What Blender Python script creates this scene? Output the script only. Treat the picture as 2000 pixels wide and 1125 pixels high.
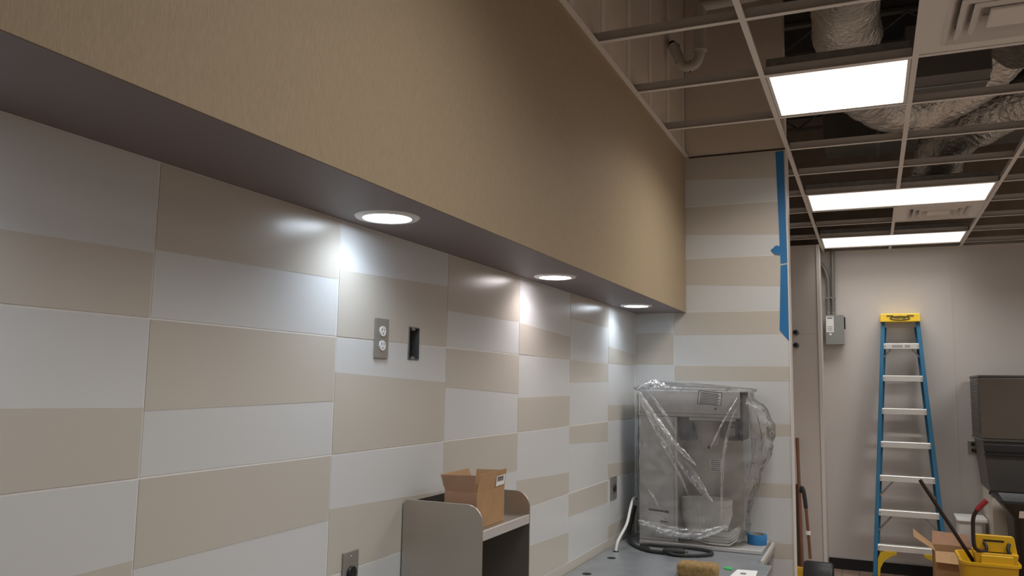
import bpy, bmesh, math, random
from mathutils import Vector, Matrix, noise
random.seed(7)
for o in list(bpy.data.objects): bpy.data.objects.remove(o)
S = bpy.context.scene
COL = S.collection

# ------------------------------------------------------------------ camera, world, exposure
ZC = 1.72                                   # camera height above the floor (metres)
def cam():
    F = Vector((-0.3996758, 0.90933594, 0.11561749))
    R = Vector((0.91614752, 0.40046658, 0.01732737))
    U = Vector((0.03054454, -0.112848, 0.99314267))
    c = bpy.data.cameras.new('camera'); c.sensor_width = 36.0; c.lens = 36.0 * 1592.93 / 2000.0
    c.clip_start = .02; c.clip_end = 60
    o = bpy.data.objects.new('camera', c); COL.objects.link(o)
    M = Matrix.Identity(4)
    for i in range(3):
        M[i][0] = R[i]; M[i][1] = U[i]; M[i][2] = -F[i]
    M[2][3] = ZC
    o.matrix_world = M
    S.camera = o
cam()
W = bpy.data.worlds.new('world'); S.world = W; W.use_nodes = True
W.node_tree.nodes['Background'].inputs[0].default_value = (.5, .5, .5, 1)
W.node_tree.nodes['Background'].inputs[1].default_value = 0.02
S.view_settings.view_transform = 'Standard'; S.view_settings.look = 'None'
S.view_settings.gamma = 1.0; S.view_settings.use_curve_mapping = False
S.view_settings.exposure = 0.0
PANEL = 1.9                                  # radiance of the troffer diffusers
PANEL_COL = (1.0, .955, .90)
DOWN = .70                                  # watts of each recessed downlight

# ------------------------------------------------------------------ materials
MATS = {}
def lin(r, g, b):
    f = lambda c: (c / 255 / 12.92) if c / 255 <= .04045 else ((c / 255 + .055) / 1.055) ** 2.4
    return (f(r), f(g), f(b))
def mat(name, col, rough=.5, metal=0., var=0., vscale=(8, 8, 8), bump=0., bscale=(200, 200, 200), spec=.5, emit=None, es=0., bdist=.002, detail=3):
    if name in MATS: return MATS[name]
    m = bpy.data.materials.new(name); m.use_nodes = True; MATS[name] = m
    nt = m.node_tree; b = nt.nodes['Principled BSDF']
    b.inputs['Base Color'].default_value = (*col, 1); b.inputs['Roughness'].default_value = rough
    b.inputs['Metallic'].default_value = metal; b.inputs['Specular IOR Level'].default_value = spec
    if emit:
        b.inputs['Emission Color'].default_value = (*emit, 1); b.inputs['Emission Strength'].default_value = es
    def noi(sc, det=detail):
        tc = nt.nodes.new('ShaderNodeTexCoord'); mp = nt.nodes.new('ShaderNodeMapping'); n = nt.nodes.new('ShaderNodeTexNoise')
        mp.inputs['Scale'].default_value = sc; n.inputs['Scale'].default_value = 1.0; n.inputs['Detail'].default_value = det
        nt.links.new(tc.outputs['Object'], mp.inputs['Vector']); nt.links.new(mp.outputs[0], n.inputs['Vector'])
        return n
    if var:
        n = noi(vscale); r = nt.nodes.new('ShaderNodeValToRGB')
        r.color_ramp.elements[0].position = .3; r.color_ramp.elements[1].position = .7
        r.color_ramp.elements[0].color = (*[max(0, c * (1 - var)) for c in col], 1)
        r.color_ramp.elements[1].color = (*[min(1, c * (1 + var)) for c in col], 1)
        nt.links.new(n.outputs['Fac'], r.inputs[0]); nt.links.new(r.outputs[0], b.inputs['Base Color'])
    if bump:
        n = noi(bscale); bp = nt.nodes.new('ShaderNodeBump'); bp.inputs['Strength'].default_value = bump
        bp.inputs['Distance'].default_value = bdist
        nt.links.new(n.outputs['Fac'], bp.inputs['Height']); nt.links.new(bp.outputs[0], b.inputs['Normal'])
    return m

M_WHITE = mat('tile_white', (.69, .70, .70), .245, bump=.06, bscale=(90, 90, 900), spec=.5)
M_BEIGE = mat('tile_beige', (.605, .565, .50), .245, bump=.06, bscale=(90, 90, 900), spec=.5)
M_GROUT = mat('grout', (.88, .87, .85), .8)
M_SOFFIT = mat('soffit_wallcovering', (.43, .335, .22), .62, var=.07, vscale=(420, 420, 60), bump=.25, bscale=(420, 420, 160), spec=.3)
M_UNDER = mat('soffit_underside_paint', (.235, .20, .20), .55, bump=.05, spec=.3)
M_DRYWALL = mat('bare_drywall', (.80, .69, .58), .85, var=.06, vscale=(3, 3, 3))
M_MUD = mat('joint_compound', (.88, .80, .72), .85)
M_FRP = mat('frp_panel', (.66, .615, .58), .42, bump=.22, bscale=(120, 120, 120), spec=.4)
M_FRPTRIM = mat('frp_trim', (.78, .74, .70), .4)
M_BLACKBASE = mat('black_cove_base', (.012, .012, .014), .5)
M_DECK = mat('plenum_deck', (.024, .023, .022), .9, var=.3, vscale=(2, 2, 2))
M_TEE = mat('tee_paint', (.80, .755, .70), .45)
M_TEEWEB = mat('tee_web_steel', (.60, .565, .53), .45, .15)
M_STEEL = mat('brushed_stainless', (.68, .665, .65), .42, .4, var=.05, vscale=(4, 4, 160), bump=.03, bscale=(8, 8, 500))
M_STEELV = mat('stainless_sheet', (.52, .475, .42), .36, .85, var=.02, vscale=(3, 3, 40))
M_COUNTER = mat('steel_counter_film', (.33, .35, .37), .32, .35, var=.12, vscale=(7, 7, 7))
M_GALV = mat('galvanised_steel', (.40, .40, .40), .4, .9, var=.15, vscale=(30, 30, 30))
M_FOIL = mat('duct_foil', (.80, .77, .72), .27, .8, var=.15, vscale=(12, 12, 12), bump=1., bscale=(34, 34, 34), bdist=.02, detail=5)
M_DUCT = mat('duct_sheet_metal', (.19, .178, .16), .5, .4, var=.1, vscale=(4, 4, 4))
M_PVC = mat('white_pvc', (.62, .58, .52), .4)
M_BLACK = mat('black_plastic', (.018, .018, .02), .42)
M_BLACKR = mat('black_rubber', (.022, .021, .02), .6)
M_WHITEP = mat('white_plastic', (.78, .77, .74), .35)
M_IVORY = mat('receptacle_white', (.85, .85, .84), .3)
M_PLATE = mat('outlet_plate_steel', (.42, .395, .36), .38, .6, var=.04, vscale=(5, 5, 200))
M_CARD = mat('cardboard', (.46, .275, .135), .8, var=.06, vscale=(20, 20, 20))
M_CARDIN = mat('cardboard_reddish', (.40, .225, .135), .8, var=.05, vscale=(20, 20, 20))
M_LABEL = mat('paper_label', (.92, .91, .89), .6)
M_INK = mat('label_ink', (.05, .05, .05), .7)
M_BLUETAPE = mat('painters_tape_blue', (.022, .175, .42), .6, var=.12, vscale=(6, 6, 3))
M_TAPECORE = mat('tape_core_card', (.42, .36, .26), .8)
M_GREEN = mat('green_tape', (.05, .55, .13), .6)
M_SPONGE = mat('sponge', (.33, .215, .085), .95, var=.25, vscale=(60, 60, 60), bump=.9, bscale=(140, 140, 140))
M_FILTER = mat('filter_paper', (.86, .84, .79), .85)
M_BLUE = mat('fiberglass_blue', (.035, .18, .33), .45, var=.06, vscale=(30, 30, 3))
M_YELLOW = mat('ladder_yellow', (.80, .53, .03), .45)
M_ALU = mat('step_aluminium', (.74, .72, .68), .38, .35)
M_YBUCKET = mat('bucket_yellow', (.66, .385, .010), .4)
M_RED = mat('red_grip', (.26, .014, .018), .45)
M_HANDLE = mat('mop_handle_dark', (.022, .009, .008), .4)
M_WOODRED = mat('broom_handle_wood', (.20, .075, .038), .5, var=.15, vscale=(20, 20, 3))
M_DARKWOOD = mat('dark_board', (.055, .028, .016), .5, var=.2, vscale=(20, 20, 3))
M_GREYBOX = mat('switch_grey', (.29, .30, .28), .45)
M_CONDUIT = mat('conduit_steel', (.30, .295, .28), .42, .6)
M_ICE = mat('ice_machine_grey', (.125, .105, .085), .4, .3, var=.05, vscale=(3, 3, 3))
M_ICEBIN = mat('ice_bin_dark', (.075, .07, .066), .35)
M_CAB = mat('cabinet_laminate', (.16, .075, .04), .5, var=.15, vscale=(20, 20, 3))
M_PANEL = mat('light_diffuser', (.9, .9, .9), .5, emit=PANEL_COL, es=PANEL)
M_PANEL2 = mat('light_diffuser_soft', (.9, .9, .9), .5, emit=(1, .985, .97), es=.9)
M_LFRAME = mat('troffer_frame', (.80, .76, .71), .45)
M_TRIMRING = mat('downlight_trim', (.80, .78, .76), .35)
M_HOLE = mat('dark_void', (.01, .01, .011), .8)
M_OUTWALL = mat('far_wall_paint', (.76, .71, .65), .7)

def floor_mat():
    m = bpy.data.materials.new('quarry_tile'); m.use_nodes = True; nt = m.node_tree; b = nt.nodes['Principled BSDF']
    tc = nt.nodes.new('ShaderNodeTexCoord'); br = nt.nodes.new('ShaderNodeTexBrick')
    br.offset = 0; br.inputs['Scale'].default_value = 1; br.inputs['Brick Width'].default_value = .152; br.inputs['Row Height'].default_value = .152
    br.inputs['Mortar Size'].default_value = .006
    br.inputs['Color1'].default_value = (.35, .245, .185, 1); br.inputs['Color2'].default_value = (.30, .205, .155, 1); br.inputs['Mortar'].default_value = (.18, .15, .12, 1)
    nt.links.new(tc.outputs['Object'], br.inputs['Vector']); nt.links.new(br.outputs['Color'], b.inputs['Base Color']); b.inputs['Roughness'].default_value = .45
    return m
def bag_mat():
    m = bpy.data.materials.new('clear_plastic_film'); m.use_nodes = True; nt = m.node_tree; nt.nodes.clear()
    out = nt.nodes.new('ShaderNodeOutputMaterial')
    tr = nt.nodes.new('ShaderNodeBsdfTransparent'); tr.inputs[0].default_value = (.985, .985, .985, 1)
    gl = nt.nodes.new('ShaderNodeBsdfGlossy'); gl.inputs['Roughness'].default_value = .09; gl.inputs[0].default_value = (1, 1, 1, 1)
    df = nt.nodes.new('ShaderNodeBsdfTranslucent'); df.inputs[0].default_value = (.93, .93, .94, 1)
    d2 = nt.nodes.new('ShaderNodeBsdfDiffuse'); d2.inputs[0].default_value = (.93, .93, .94, 1)
    ad = nt.nodes.new('ShaderNodeMixShader'); ad.inputs[0].default_value = .6
    nt.links.new(df.outputs[0], ad.inputs[1]); nt.links.new(d2.outputs[0], ad.inputs[2])
    tc = nt.nodes.new('ShaderNodeTexCoord'); n = nt.nodes.new('ShaderNodeTexNoise'); n.inputs['Scale'].default_value = 9; n.inputs['Detail'].default_value = 6
    nt.links.new(tc.outputs['Object'], n.inputs['Vector'])
    rp = nt.nodes.new('ShaderNodeMapRange'); rp.inputs[1].default_value = .35; rp.inputs[2].default_value = .75; rp.inputs[3].default_value = .08; rp.inputs[4].default_value = .27
    nt.links.new(n.outputs['Fac'], rp.inputs[0])
    m1 = nt.nodes.new('ShaderNodeMixShader'); nt.links.new(rp.outputs[0], m1.inputs[0]); nt.links.new(tr.outputs[0], m1.inputs[1]); nt.links.new(ad.outputs[0], m1.inputs[2])
    lw = nt.nodes.new('ShaderNodeFresnel'); lw.inputs[0].default_value = 1.5
    bp = nt.nodes.new('ShaderNodeBump'); bp.inputs['Strength'].default_value = .9; bp.inputs['Distance'].default_value = .012
    n2 = nt.nodes.new('ShaderNodeTexNoise'); n2.inputs['Scale'].default_value = 38; n2.inputs['Detail'].default_value = 4
    nt.links.new(tc.outputs['Object'], n2.inputs['Vector']); nt.links.new(n2.outputs['Fac'], bp.inputs['Height'])
    nt.links.new(bp.outputs[0], gl.inputs['Normal']); nt.links.new(bp.outputs[0], lw.inputs['Normal'])
    m2 = nt.nodes.new('ShaderNodeMixShader'); nt.links.new(lw.outputs[0], m2.inputs[0]); nt.links.new(m1.outputs[0], m2.inputs[1]); nt.links.new(gl.outputs[0], m2.inputs[2])
    nt.links.new(m2.outputs[0], out.inputs[0])
    return m
M_FLOOR = floor_mat(); M_BAG = bag_mat()

# ------------------------------------------------------------------ mesh helpers
class MB:
    def __init__(s): s.bm = bmesh.new()
    def box(s, x0, x1, y0, y1, z0, z1):
        v = [s.bm.verts.new(p) for p in ((x0,y0,z0),(x1,y0,z0),(x1,y1,z0),(x0,y1,z0),(x0,y0,z1),(x1,y0,z1),(x1,y1,z1),(x0,y1,z1))]
        for f in ((3,2,1,0),(4,5,6,7),(0,1,5,4),(1,2,6,5),(2,3,7,6),(3,0,4,7)): s.bm.faces.new([v[i] for i in f])
        return s
    def hexa(s, pts):                       # 8 points: bottom ring, top ring
        v = [s.bm.verts.new(p) for p in pts]
        for f in ((3,2,1,0),(4,5,6,7),(0,1,5,4),(1,2,6,5),(2,3,7,6),(3,0,4,7)): s.bm.faces.new([v[i] for i in f])
        return s
    def bar(s, a, b, w, h, up=(0,0,1)):     # rectangular bar from a to b
        a, b = Vector(a), Vector(b); d = (b - a).normalized(); u = Vector(up); r = d.cross(u).normalized(); u = r.cross(d)
        P = []
        for c in (a, b):
            P += [c - r*w/2 - u*h/2, c + r*w/2 - u*h/2, c + r*w/2 + u*h/2, c - r*w/2 + u*h/2]
        return s.hexa(P)
    def prism(s, poly, axis, a, b):         # poly in the plane normal to axis, swept a..b
        f = {'x': lambda p, t: (t, p[0], p[1]), 'y': lambda p, t: (p[0], t, p[1]), 'z': lambda p, t: (p[0], p[1], t)}[axis]
        A = [s.bm.verts.new(f(p, a)) for p in poly]; B = [s.bm.verts.new(f(p, b)) for p in poly]
        n = len(poly)
        s.bm.faces.new(A[::-1]); s.bm.faces.new(B)
        for i in range(n): s.bm.faces.new((A[i], A[(i+1) % n], B[(i+1) % n], B[i]))
        return s
    def tube(s, pts, r, n=12, caps=True, closed=False):
        pts = [Vector(p) for p in pts]; m = len(pts); rs = r if isinstance(r, (list, tuple)) else [r] * m
        rings = []; ref = None
        for i, p in enumerate(pts):
            if closed: d = (pts[(i+1) % m] - pts[i-1]).normalized()
            else: d = (pts[min(i+1, m-1)] - pts[max(i-1, 0)]).normalized()
            if ref is None: ref = Vector((0,0,1)) if abs(d.z) < .9 else Vector((1,0,0))
            a = (ref - d * ref.dot(d)).normalized(); ref = a; b = d.cross(a)
            rings.append([s.bm.verts.new(p + (a*math.cos(t) + b*math.sin(t)) * rs[i]) for t in [2*math.pi*k/n for k in range(n)]])
        for i in range(m if closed else m-1):
            A, B = rings[i], rings[(i+1) % m]
            for k in range(n): s.bm.faces.new((A[k], A[(k+1) % n], B[(k+1) % n], B[k]))
        if caps and not closed: s.bm.faces.new(rings[0][::-1]); s.bm.faces.new(rings[-1])
        return s
    def lathe(s, prof, c=(0,0,0), n=32, cap=True, axis='z', wob=None):
        rings = []
        for j, (r, z) in enumerate(prof):
            ring = []
            for k in range(n):
                t = 2*math.pi*k/n; rr = r * (wob(t, j) if wob else 1)
                q = (rr*math.cos(t), rr*math.sin(t), z)
                if axis == 'y': q = (q[0], q[2], q[1])
                if axis == 'x': q = (q[2], q[0], q[1])
                ring.append(s.bm.verts.new((c[0]+q[0], c[1]+q[1], c[2]+q[2])))
            rings.append(ring)
        for A, B in zip(rings, rings[1:]):
            for k in range(n): s.bm.faces.new((A[k], A[(k+1) % n], B[(k+1) % n], B[k]))
        if cap: s.bm.faces.new(rings[0][::-1]); s.bm.faces.new(rings[-1])
        return s
    def bevel(s, w, seg=2, ang=40):
        s.bm.normal_update()
        es = [e for e in s.bm.edges if len(e.link_faces) == 2 and e.calc_face_angle(0) > math.radians(ang)]
        bmesh.ops.bevel(s.bm, geom=es, offset=w, segments=seg, affect='EDGES', profile=.5, clamp_overlap=True)
        return s
    def mesh(s, name, m, smooth=False):
        bmesh.ops.recalc_face_normals(s.bm, faces=s.bm.faces[:])
        me = bpy.data.meshes.new(name); s.bm.to_mesh(me); s.bm.free()
        if m: me.materials.append(m)
        if smooth:
            me.polygons.foreach_set('use_smooth', [True] * len(me.polygons))
            try: me.set_sharp_from_angle(angle=math.radians(38))
            except Exception: pass
        return me
    def build(s, name, m, parent=None, smooth=False):
        return link(name, s.mesh(name, m, smooth), parent)
def link(name, me, parent=None, loc=None):
    o = bpy.data.objects.new(name, me); COL.objects.link(o)
    if loc: o.location = loc
    if parent:
        o.parent = parent
        if loc is None: o.matrix_parent_inverse = Matrix.Translation(parent.location).inverted()
    return o
def tag(o, label, cat, group=None, kind=None):
    o['label'] = label; o['category'] = cat
    if group: o['group'] = group
    if kind: o['kind'] = kind
    return o
def empty(name, loc, label, cat, group=None, kind=None):
    o = bpy.data.objects.new(name, None); COL.objects.link(o); o.location = loc; o.empty_display_size = .05
    return tag(o, label, cat, group, kind)
def arc(cx, cy, r, a0, a1, n=8):
    return [(cx + r*math.cos(math.radians(a0 + (a1-a0)*i/n)), cy + r*math.sin(math.radians(a0 + (a1-a0)*i/n))) for i in range(n+1)]
def smooth_path(pts, n=8):
    pts = [Vector(p) for p in pts]; P = [pts[0]*2 - pts[1]] + pts + [pts[-1]*2 - pts[-2]]; out = []
    for i in range(1, len(P)-2):
        for k in range(n):
            t = k/n; a, b, c, d = P[i-1], P[i], P[i+1], P[i+2]
            out.append(.5*((2*b) + (c-a)*t + (2*a-5*b+4*c-d)*t*t + (3*b-a-3*c+d)*t**3))
    out.append(pts[-1]); return out
def text_mesh(txt, size, mtl, name, parent, M, depth=.001):
    cu = bpy.data.curves.new(name, 'FONT'); cu.body = txt; cu.size = size; cu.align_x = 'CENTER'; cu.align_y = 'CENTER'; cu.extrude = depth
    t = bpy.data.objects.new(name + '_tmp', cu); COL.objects.link(t)
    dg = bpy.context.evaluated_depsgraph_get(); me = bpy.data.meshes.new_from_object(t.evaluated_get(dg))
    bpy.data.objects.remove(t); bpy.data.curves.remove(cu)
    me.transform(M); me.materials.clear(); me.materials.append(mtl); me.name = name
    return link(name, me, parent)

# ------------------------------------------------------------------ key dimensions (z measured from the floor)
XW = -1.289; YE = 4.78; XS = -.982; ZS = ZC + .428; ZCEIL = ZC + 1.3653; YB = 8.707; XE = -.41
ZTOP = 4.50; XR = 3.45; YN = -2.6; G = .6096; Y0 = 3.0135; X0 = -.40
ZCT = .87                                    # counter top height

# ------------------------------------------------------------------ room shell
tag(MB().box(XW-.3, XR+.2, YN-.2, YB+.2, -.1, 0).build('floor', M_FLOOR), 'reddish brown quarry tile floor of the kitchen', 'floor', kind='structure')
tag(MB().box(XW-.3, XR+.2, YN-.2, YB+.2, ZTOP, ZTOP+.1).build('ceiling_deck', M_DECK), 'dark underside of the roof deck above the open grid', 'ceiling', kind='structure')
# tile wall with an opening for the empty box
HY0, HY1, HZ0, HZ1 = 2.153, 2.217, ZC+.065, ZC+.166
XT = XW - .001                               # face of the grout bed, tiles stand 1 mm proud
b = MB()
b.box(XT-.10, XT, YN, HY0, 0, ZTOP); b.box(XT-.10, XT, HY1, YE+.12, 0, ZTOP)
b.box(XT-.10, XT, HY0, HY1, 0, HZ0); b.box(XT-.10, XT, HY0, HY1, HZ1, ZTOP)
wall_left = tag(b.build('wall_left', M_GROUT), 'long left wall clad in two-tone white and beige tiles', 'wall', kind='structure')
RZ = [ZC+.4225, ZC+.1131, ZC-.1939, ZC-.5009, ZC-.8079]
TH = .307; CW = .612; C0 = 1.1742
# the slanted colour break in each tile: (z at near end, z at far end) above / below the camera height
SPLIT = {0: {0:(.226,.243), 1:(.250,.266), 2:(.292,.317), 3:(.236,.244), 4:(.241,.219), 5:(.306,.303), 6:(.205,.179), -1:(.28,.26), -2:(.22,.25), -3:(.27,.24), -4:(.24,.22)},
         1: {0:(-.050,-.060), 1:(-.066,-.055), 2:(.020,-.002), 3:(-.017,-.042), 4:(-.058,-.055), 5:(.007,.017), 6:(-.108,-.120), -1:(-.01,.01), -2:(-.06,-.04), -3:(0,-.02), -4:(-.05,-.07)},
         2: {0:(-.36,-.345), 1:(-.362,-.358), 2:(-.331,-.352), 3:(-.335,-.342), 4:(-.381,-.406), 5:(-.274,-.297), 6:(-.418,-.443), -1:(-.3,-.33), -2:(-.38,-.36), -3:(-.31,-.34), -4:(-.36,-.33)},
         3: {0:(-.63,-.66), 1:(-.67,-.64), 2:(-.62,-.65), 3:(-.66,-.64), 4:(-.648,-.675), 5:(-.606,-.614), 6:(-.74,-.733), -1:(-.64,-.66), -2:(-.66,-.63), -3:(-.62,-.65), -4:(-.66,-.64)}}
GAP = .0019
def clip(poly, keep):
    out = []; n = len(poly)
    for i in range(n):
        a, b2 = poly[i], poly[(i+1) % n]; fa, fb = keep(a), keep(b2)
        if fa >= 0: out.append(a)
        if (fa >= 0) != (fb >= 0):
            t = fa/(fa-fb); out.append((a[0]+(b2[0]-a[0])*t, a[1]+(b2[1]-a[1])*t))
    return out
def tile(parent, axis, face, sgn, u0, u1, z0, z1, s0, s1, beige_top, notch=None):
    """one tile: white glazed body and a beige band standing half a millimetre proud, split along a slant"""
    base = [(u0+GAP, z0+GAP), (u1-GAP, z0+GAP), (u1-GAP, z1-GAP), (u0+GAP, z1-GAP)]
    body = list(base)
    if notch:
        n0, n1, za, zb = notch
        if za <= z0: body = [base[0], (n0, z0+GAP), (n0, zb), (n1, zb), (n1, z0+GAP)] + base[1:]
        else: body = base[:3] + [(n1, z1-GAP), (n1, za), (n0, za), (n0, z1-GAP)] + base[3:]
    ln = lambda p: s0 + (s1-s0)*(p[0]-u0)/(u1-u0)
    if beige_top: band = clip(body if notch and za > z0 else base, lambda p: p[1]-ln(p))
    else: band = clip(base, lambda p: ln(p)-p[1])
    if notch and za <= z0 and not beige_top:
        i = 0
        band = clip(base, lambda p: ln(p)-p[1])
        k = [j for j, p in enumerate(band) if abs(p[0]-(u0+GAP)) < 1e-6 and abs(p[1]-(z0+GAP)) < 1e-6][0]
        band = band[:k+1] + [(n0, z0+GAP), (n0, zb), (n1, zb), (n1, z0+GAP)] + band[k+1:]
    bm = MB().prism(body, axis, face - sgn*.001, face); bm.bevel(.0009, 1)
    t = bm.build('tile', M_WHITE, parent)
    if len(band) >= 3:
        b2 = MB().prism(band, axis, face - sgn*.0005, face + sgn*.0006); b2.build('beige_band', M_BEIGE, t)
    return t
for r in range(4):
    for c in range(-4, 7):
        u0 = C0 + CW*(c-1); u1 = min(u0 + CW, YE - .001)
        z1 = RZ[r] if r else ZS - .0013; z0 = RZ[r+1]
        s0, s1 = [ZC + q for q in SPLIT[r][c]]
        notch = None
        if c == 2 and r == 0: notch = (HY0, HY1, z0, HZ1)
        if c == 2 and r == 1: notch = (HY0, HY1, HZ0, z1)
        tile(wall_left, 'x', XW, 1, u0, u1, z0, z1, s0, s1, c % 2 == 1, notch)
for c in range(-4, 7):                       # cut strip of tile between the last full course and the counter
    u0 = C0 + CW*(c-1); u1 = min(u0+CW, YE-.001)
    bm = MB().prism([(u0+GAP, ZCT-.05), (u1-GAP, ZCT-.05), (u1-GAP, RZ[4]-GAP), (u0+GAP, RZ[4]-GAP)], 'x', XW-.001, XW); bm.bevel(.0009, 1)
    bm.build('tile', M_BEIGE if c % 2 else M_BEIGE, wall_left)
# short tiled end wall
b = MB(); b.box(XT, XE, YE+.001, YE+.12, 0, ZTOP)
wall_end = tag(b.build('wall_end', M_GROUT), 'short end wall with striped white and beige tiles behind the brewer', 'wall', kind='structure')
XJ = -1.055
rows_end = [(ZC+1.363, ZC+1.341, ZC+1.227, ZC+1.189), (ZC+1.064, ZC+1.052, ZC+.893, ZC+.861), (ZC+.754, ZC+.738, ZC+.595, ZC+.566), (ZC+.437, ZC+.425, ZC+.295, ZC+.299),
            (ZC+.118, ZC+.122, ZC+.028, ZC+.037), (ZC-.205, ZC-.192, ZC-.280, ZC-.264), (ZC-.535, ZC-.514, ZC-.62, ZC-.596), (ZC-.855, ZC-.828, ZC-.95, ZC-.919), (ZC-1.165, ZC-1.14, ZC-1.25, ZC-1.22)]
tops = [ZC+1.363, ZC+1.058, ZC+.746, ZC+.431, ZC+.120, ZC-.198, ZC-.522, ZC-.838, ZC-1.15, ZC-1.46]
for i in range(9):
    a = rows_end[i]
    tile(wall_end, 'y', YE, -1, XJ, XE, tops[i+1], tops[i], a[2], a[3], True)
lsp = {3: .295+.012, 4: -.05, 5: -.36, 6: -.66}
for i in range(3, 7):
    zt = min(tops[i], ZS-.0013) if i == 3 else tops[i]
    tile(wall_end, 'y', YE, -1, XW+.001, XJ, tops[i+1], zt, ZC+lsp[i], ZC+lsp[i]+.004, False)
MB().box(XE, XE+.006, YE-.004, YE+.122, 0, ZCEIL).build('corner_trim', M_FRPTRIM, wall_end)
# soffit
wall_soffit = tag(MB().box(XT+.001, XS, YN, YE-.002, ZS, ZCEIL+.02).build('wall_soffit', M_SOFFIT), 'tan fabric-textured soffit face above the tiled wall', 'soffit', kind='structure')
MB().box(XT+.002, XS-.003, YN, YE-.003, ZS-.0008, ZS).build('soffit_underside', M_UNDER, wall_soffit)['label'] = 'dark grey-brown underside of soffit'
# plenum side of the soffit partition
pl = tag(MB().box(XT+.001, XS, YN, YE+.005, ZCEIL+.021, ZTOP).build('wall_plenum', M_DRYWALL), 'bare brown drywall above the ceiling grid', 'wall', kind='structure')
for k in range(8):
    y = 1.9 + k*.4
    MB().box(XS, XS+.003, y, y+.06, ZCEIL+.03, ZTOP).build('joint_strip', M_MUD, pl)
MB().box(XS+.004, XE, YE-.004, YE+.0008, ZCEIL+.005, ZTOP).build('drywall_return', M_DRYWALL, pl)
# back part of the kitchen
wall_back = tag(MB().box(XT-.1, XR+.2, YB, YB+.12, 0, ZCEIL+.02).build('wall_back', M_FRPTRIM), 'pale panelled back wall behind the ladder', 'wall', kind='structure')
tag(MB().box(XT-.1, XR+.2, YB, YB+.12, ZCEIL+.021, ZTOP).build('wall_back_upper', mat('bare_block', (.33, .265, .21), .9, var=.15, vscale=(4, 4, 4))), 'dark unfinished wall above the far end of the grid', 'wall', kind='structure')
for x0, x1 in ((-1.8, -.50), (-.497, .717), (.722, 1.94), (1.945, 3.16)):
    MB().box(x0, x1, YB-.003, YB, .10, ZCEIL).build('wall_panel', M_FRP, wall_back)
MB().box(.712, .727, YB-.0055, YB-.003, .10, ZCEIL).build('seam_strip', M_FRP, wall_back)
YBU = 8.197; XBU = -.425
wall_bump = tag(MB().box(XT-.1, XBU, YBU, YB-.003, 0, ZCEIL-.005).build('wall_bump_out', M_FRPTRIM), 'panelled bump-out of the wall beside the switch box', 'wall', kind='structure')
MB().box(XT-.1, XBU-.02, YBU-.003, YBU, .10, ZC+.508).build('wall_panel', M_FRP, wall_bump)
MB().box(XT-.1, XBU-.02, YBU-.003, YBU, ZC+.511, ZCEIL-.005).build('wall_panel', M_FRP, wall_bump)
MB().box(XBU-.018, XBU+.012, YBU-.012, YBU+.02, 0, ZCEIL-.005).build('corner_guard', M_FRPTRIM, wall_bump)
MB().box(XBU, XBU+.004, YBU+.02, YB-.003, .1, ZCEIL-.005).build('wall_panel', M_FRP, wall_bump)
bb = tag(MB().box(XBU+.004, 3.2, YB-.02, YB-.003, 0, .10).build('baseboard_back', M_BLACKBASE), 'black rubber cove base along the back wall', 'baseboard', kind='structure')
tag(MB().box(XR, XR+.12, YN, YB, 0, ZTOP).build('wall_right', M_OUTWALL), 'plain right wall of the kitchen', 'wall', kind='structure')
tag(MB().box(XT-.1, XR, YN-.12, YN, 0, ZTOP).build('wall_front', M_OUTWALL), 'plain wall at the near end of the kitchen', 'wall', kind='structure')
tag(MB().box(XT-.1, XT, YE+.12, YBU, 0, ZTOP).build('wall_side', M_OUTWALL), 'plain side wall behind the tiled end wall', 'wall', kind='structure')

# ------------------------------------------------------------------ ceiling grid
ceiling = empty('ceiling', (0, 0, ZCEIL), 'open suspended ceiling grid of pale metal tees without tiles', 'ceiling', kind='structure')
def tee_mesh(name, L, axis):
    b = MB()
    def bx(u0, u1, w0, w1, z0, z1):
        if axis == 'y': b.box(w0, w1, u0, u1, z0, z1)
        else: b.box(u0, u1, w0, w1, z0, z1)
    bx(0, L, -.012, .012, 0, .002)
    me = b.mesh(name, M_TEE)
    return me
def web_mesh(name, L, axis):
    b = MB()
    def bx(u0, u1, w0, w1, z0, z1):
        if axis == 'y': b.box(w0, w1, u0, u1, z0, z1)
        else: b.box(u0, u1, w0, w1, z0, z1)
    bx(0, L, -.0015, .0015, .002, .032); bx(0, L, -.004, .004, .032, .042)
    return b.mesh(name, M_TEEWEB)
def tee(name, L, axis, loc, cache={}):
    k = (round(L, 3), axis)
    if k not in cache: cache[k] = (tee_mesh(name, L, axis), web_mesh('tee_web', L, axis))
    o = link(name, cache[k][0], ceiling); o.matrix_parent_inverse = Matrix.Identity(4); o.location = (loc[0], loc[1], 0)
    w = link('tee_web', cache[k][1], o); w.matrix_parent_inverse = Matrix.Identity(4)
    return o
LIGHTS = [(0, 1, 1, 'square'), (0, 5, 2, ''), (0, 8, 2, ''), (3, 1, 2, ''), (3, 5, 2, ''), (0, -3, 2, ''), (3, -4, 2, '')]  # last four entries are unseen panels added to brighten the room
DIFF = [(1, 0), (1, 6)]
used2 = [(c, r) for c, r, w, _ in LIGHTS if w == 2]
NX = 6
for i in range(0, NX+1):
    x = X0 + i*G
    if x > XR: break
    segs = []; y = Y0 - 9*G; end = YB - .01
    breaks = sorted(Y0 + r*G for c, r in used2 if i == c + 1)
    cur = YN + .01
    for bks in breaks:
        segs.append((cur, bks)); cur = bks + G
    segs.append((cur, end))
    for a, e in segs:
        if e - a > .05: tee('main_tee', e - a, 'y', (x, a))
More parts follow.
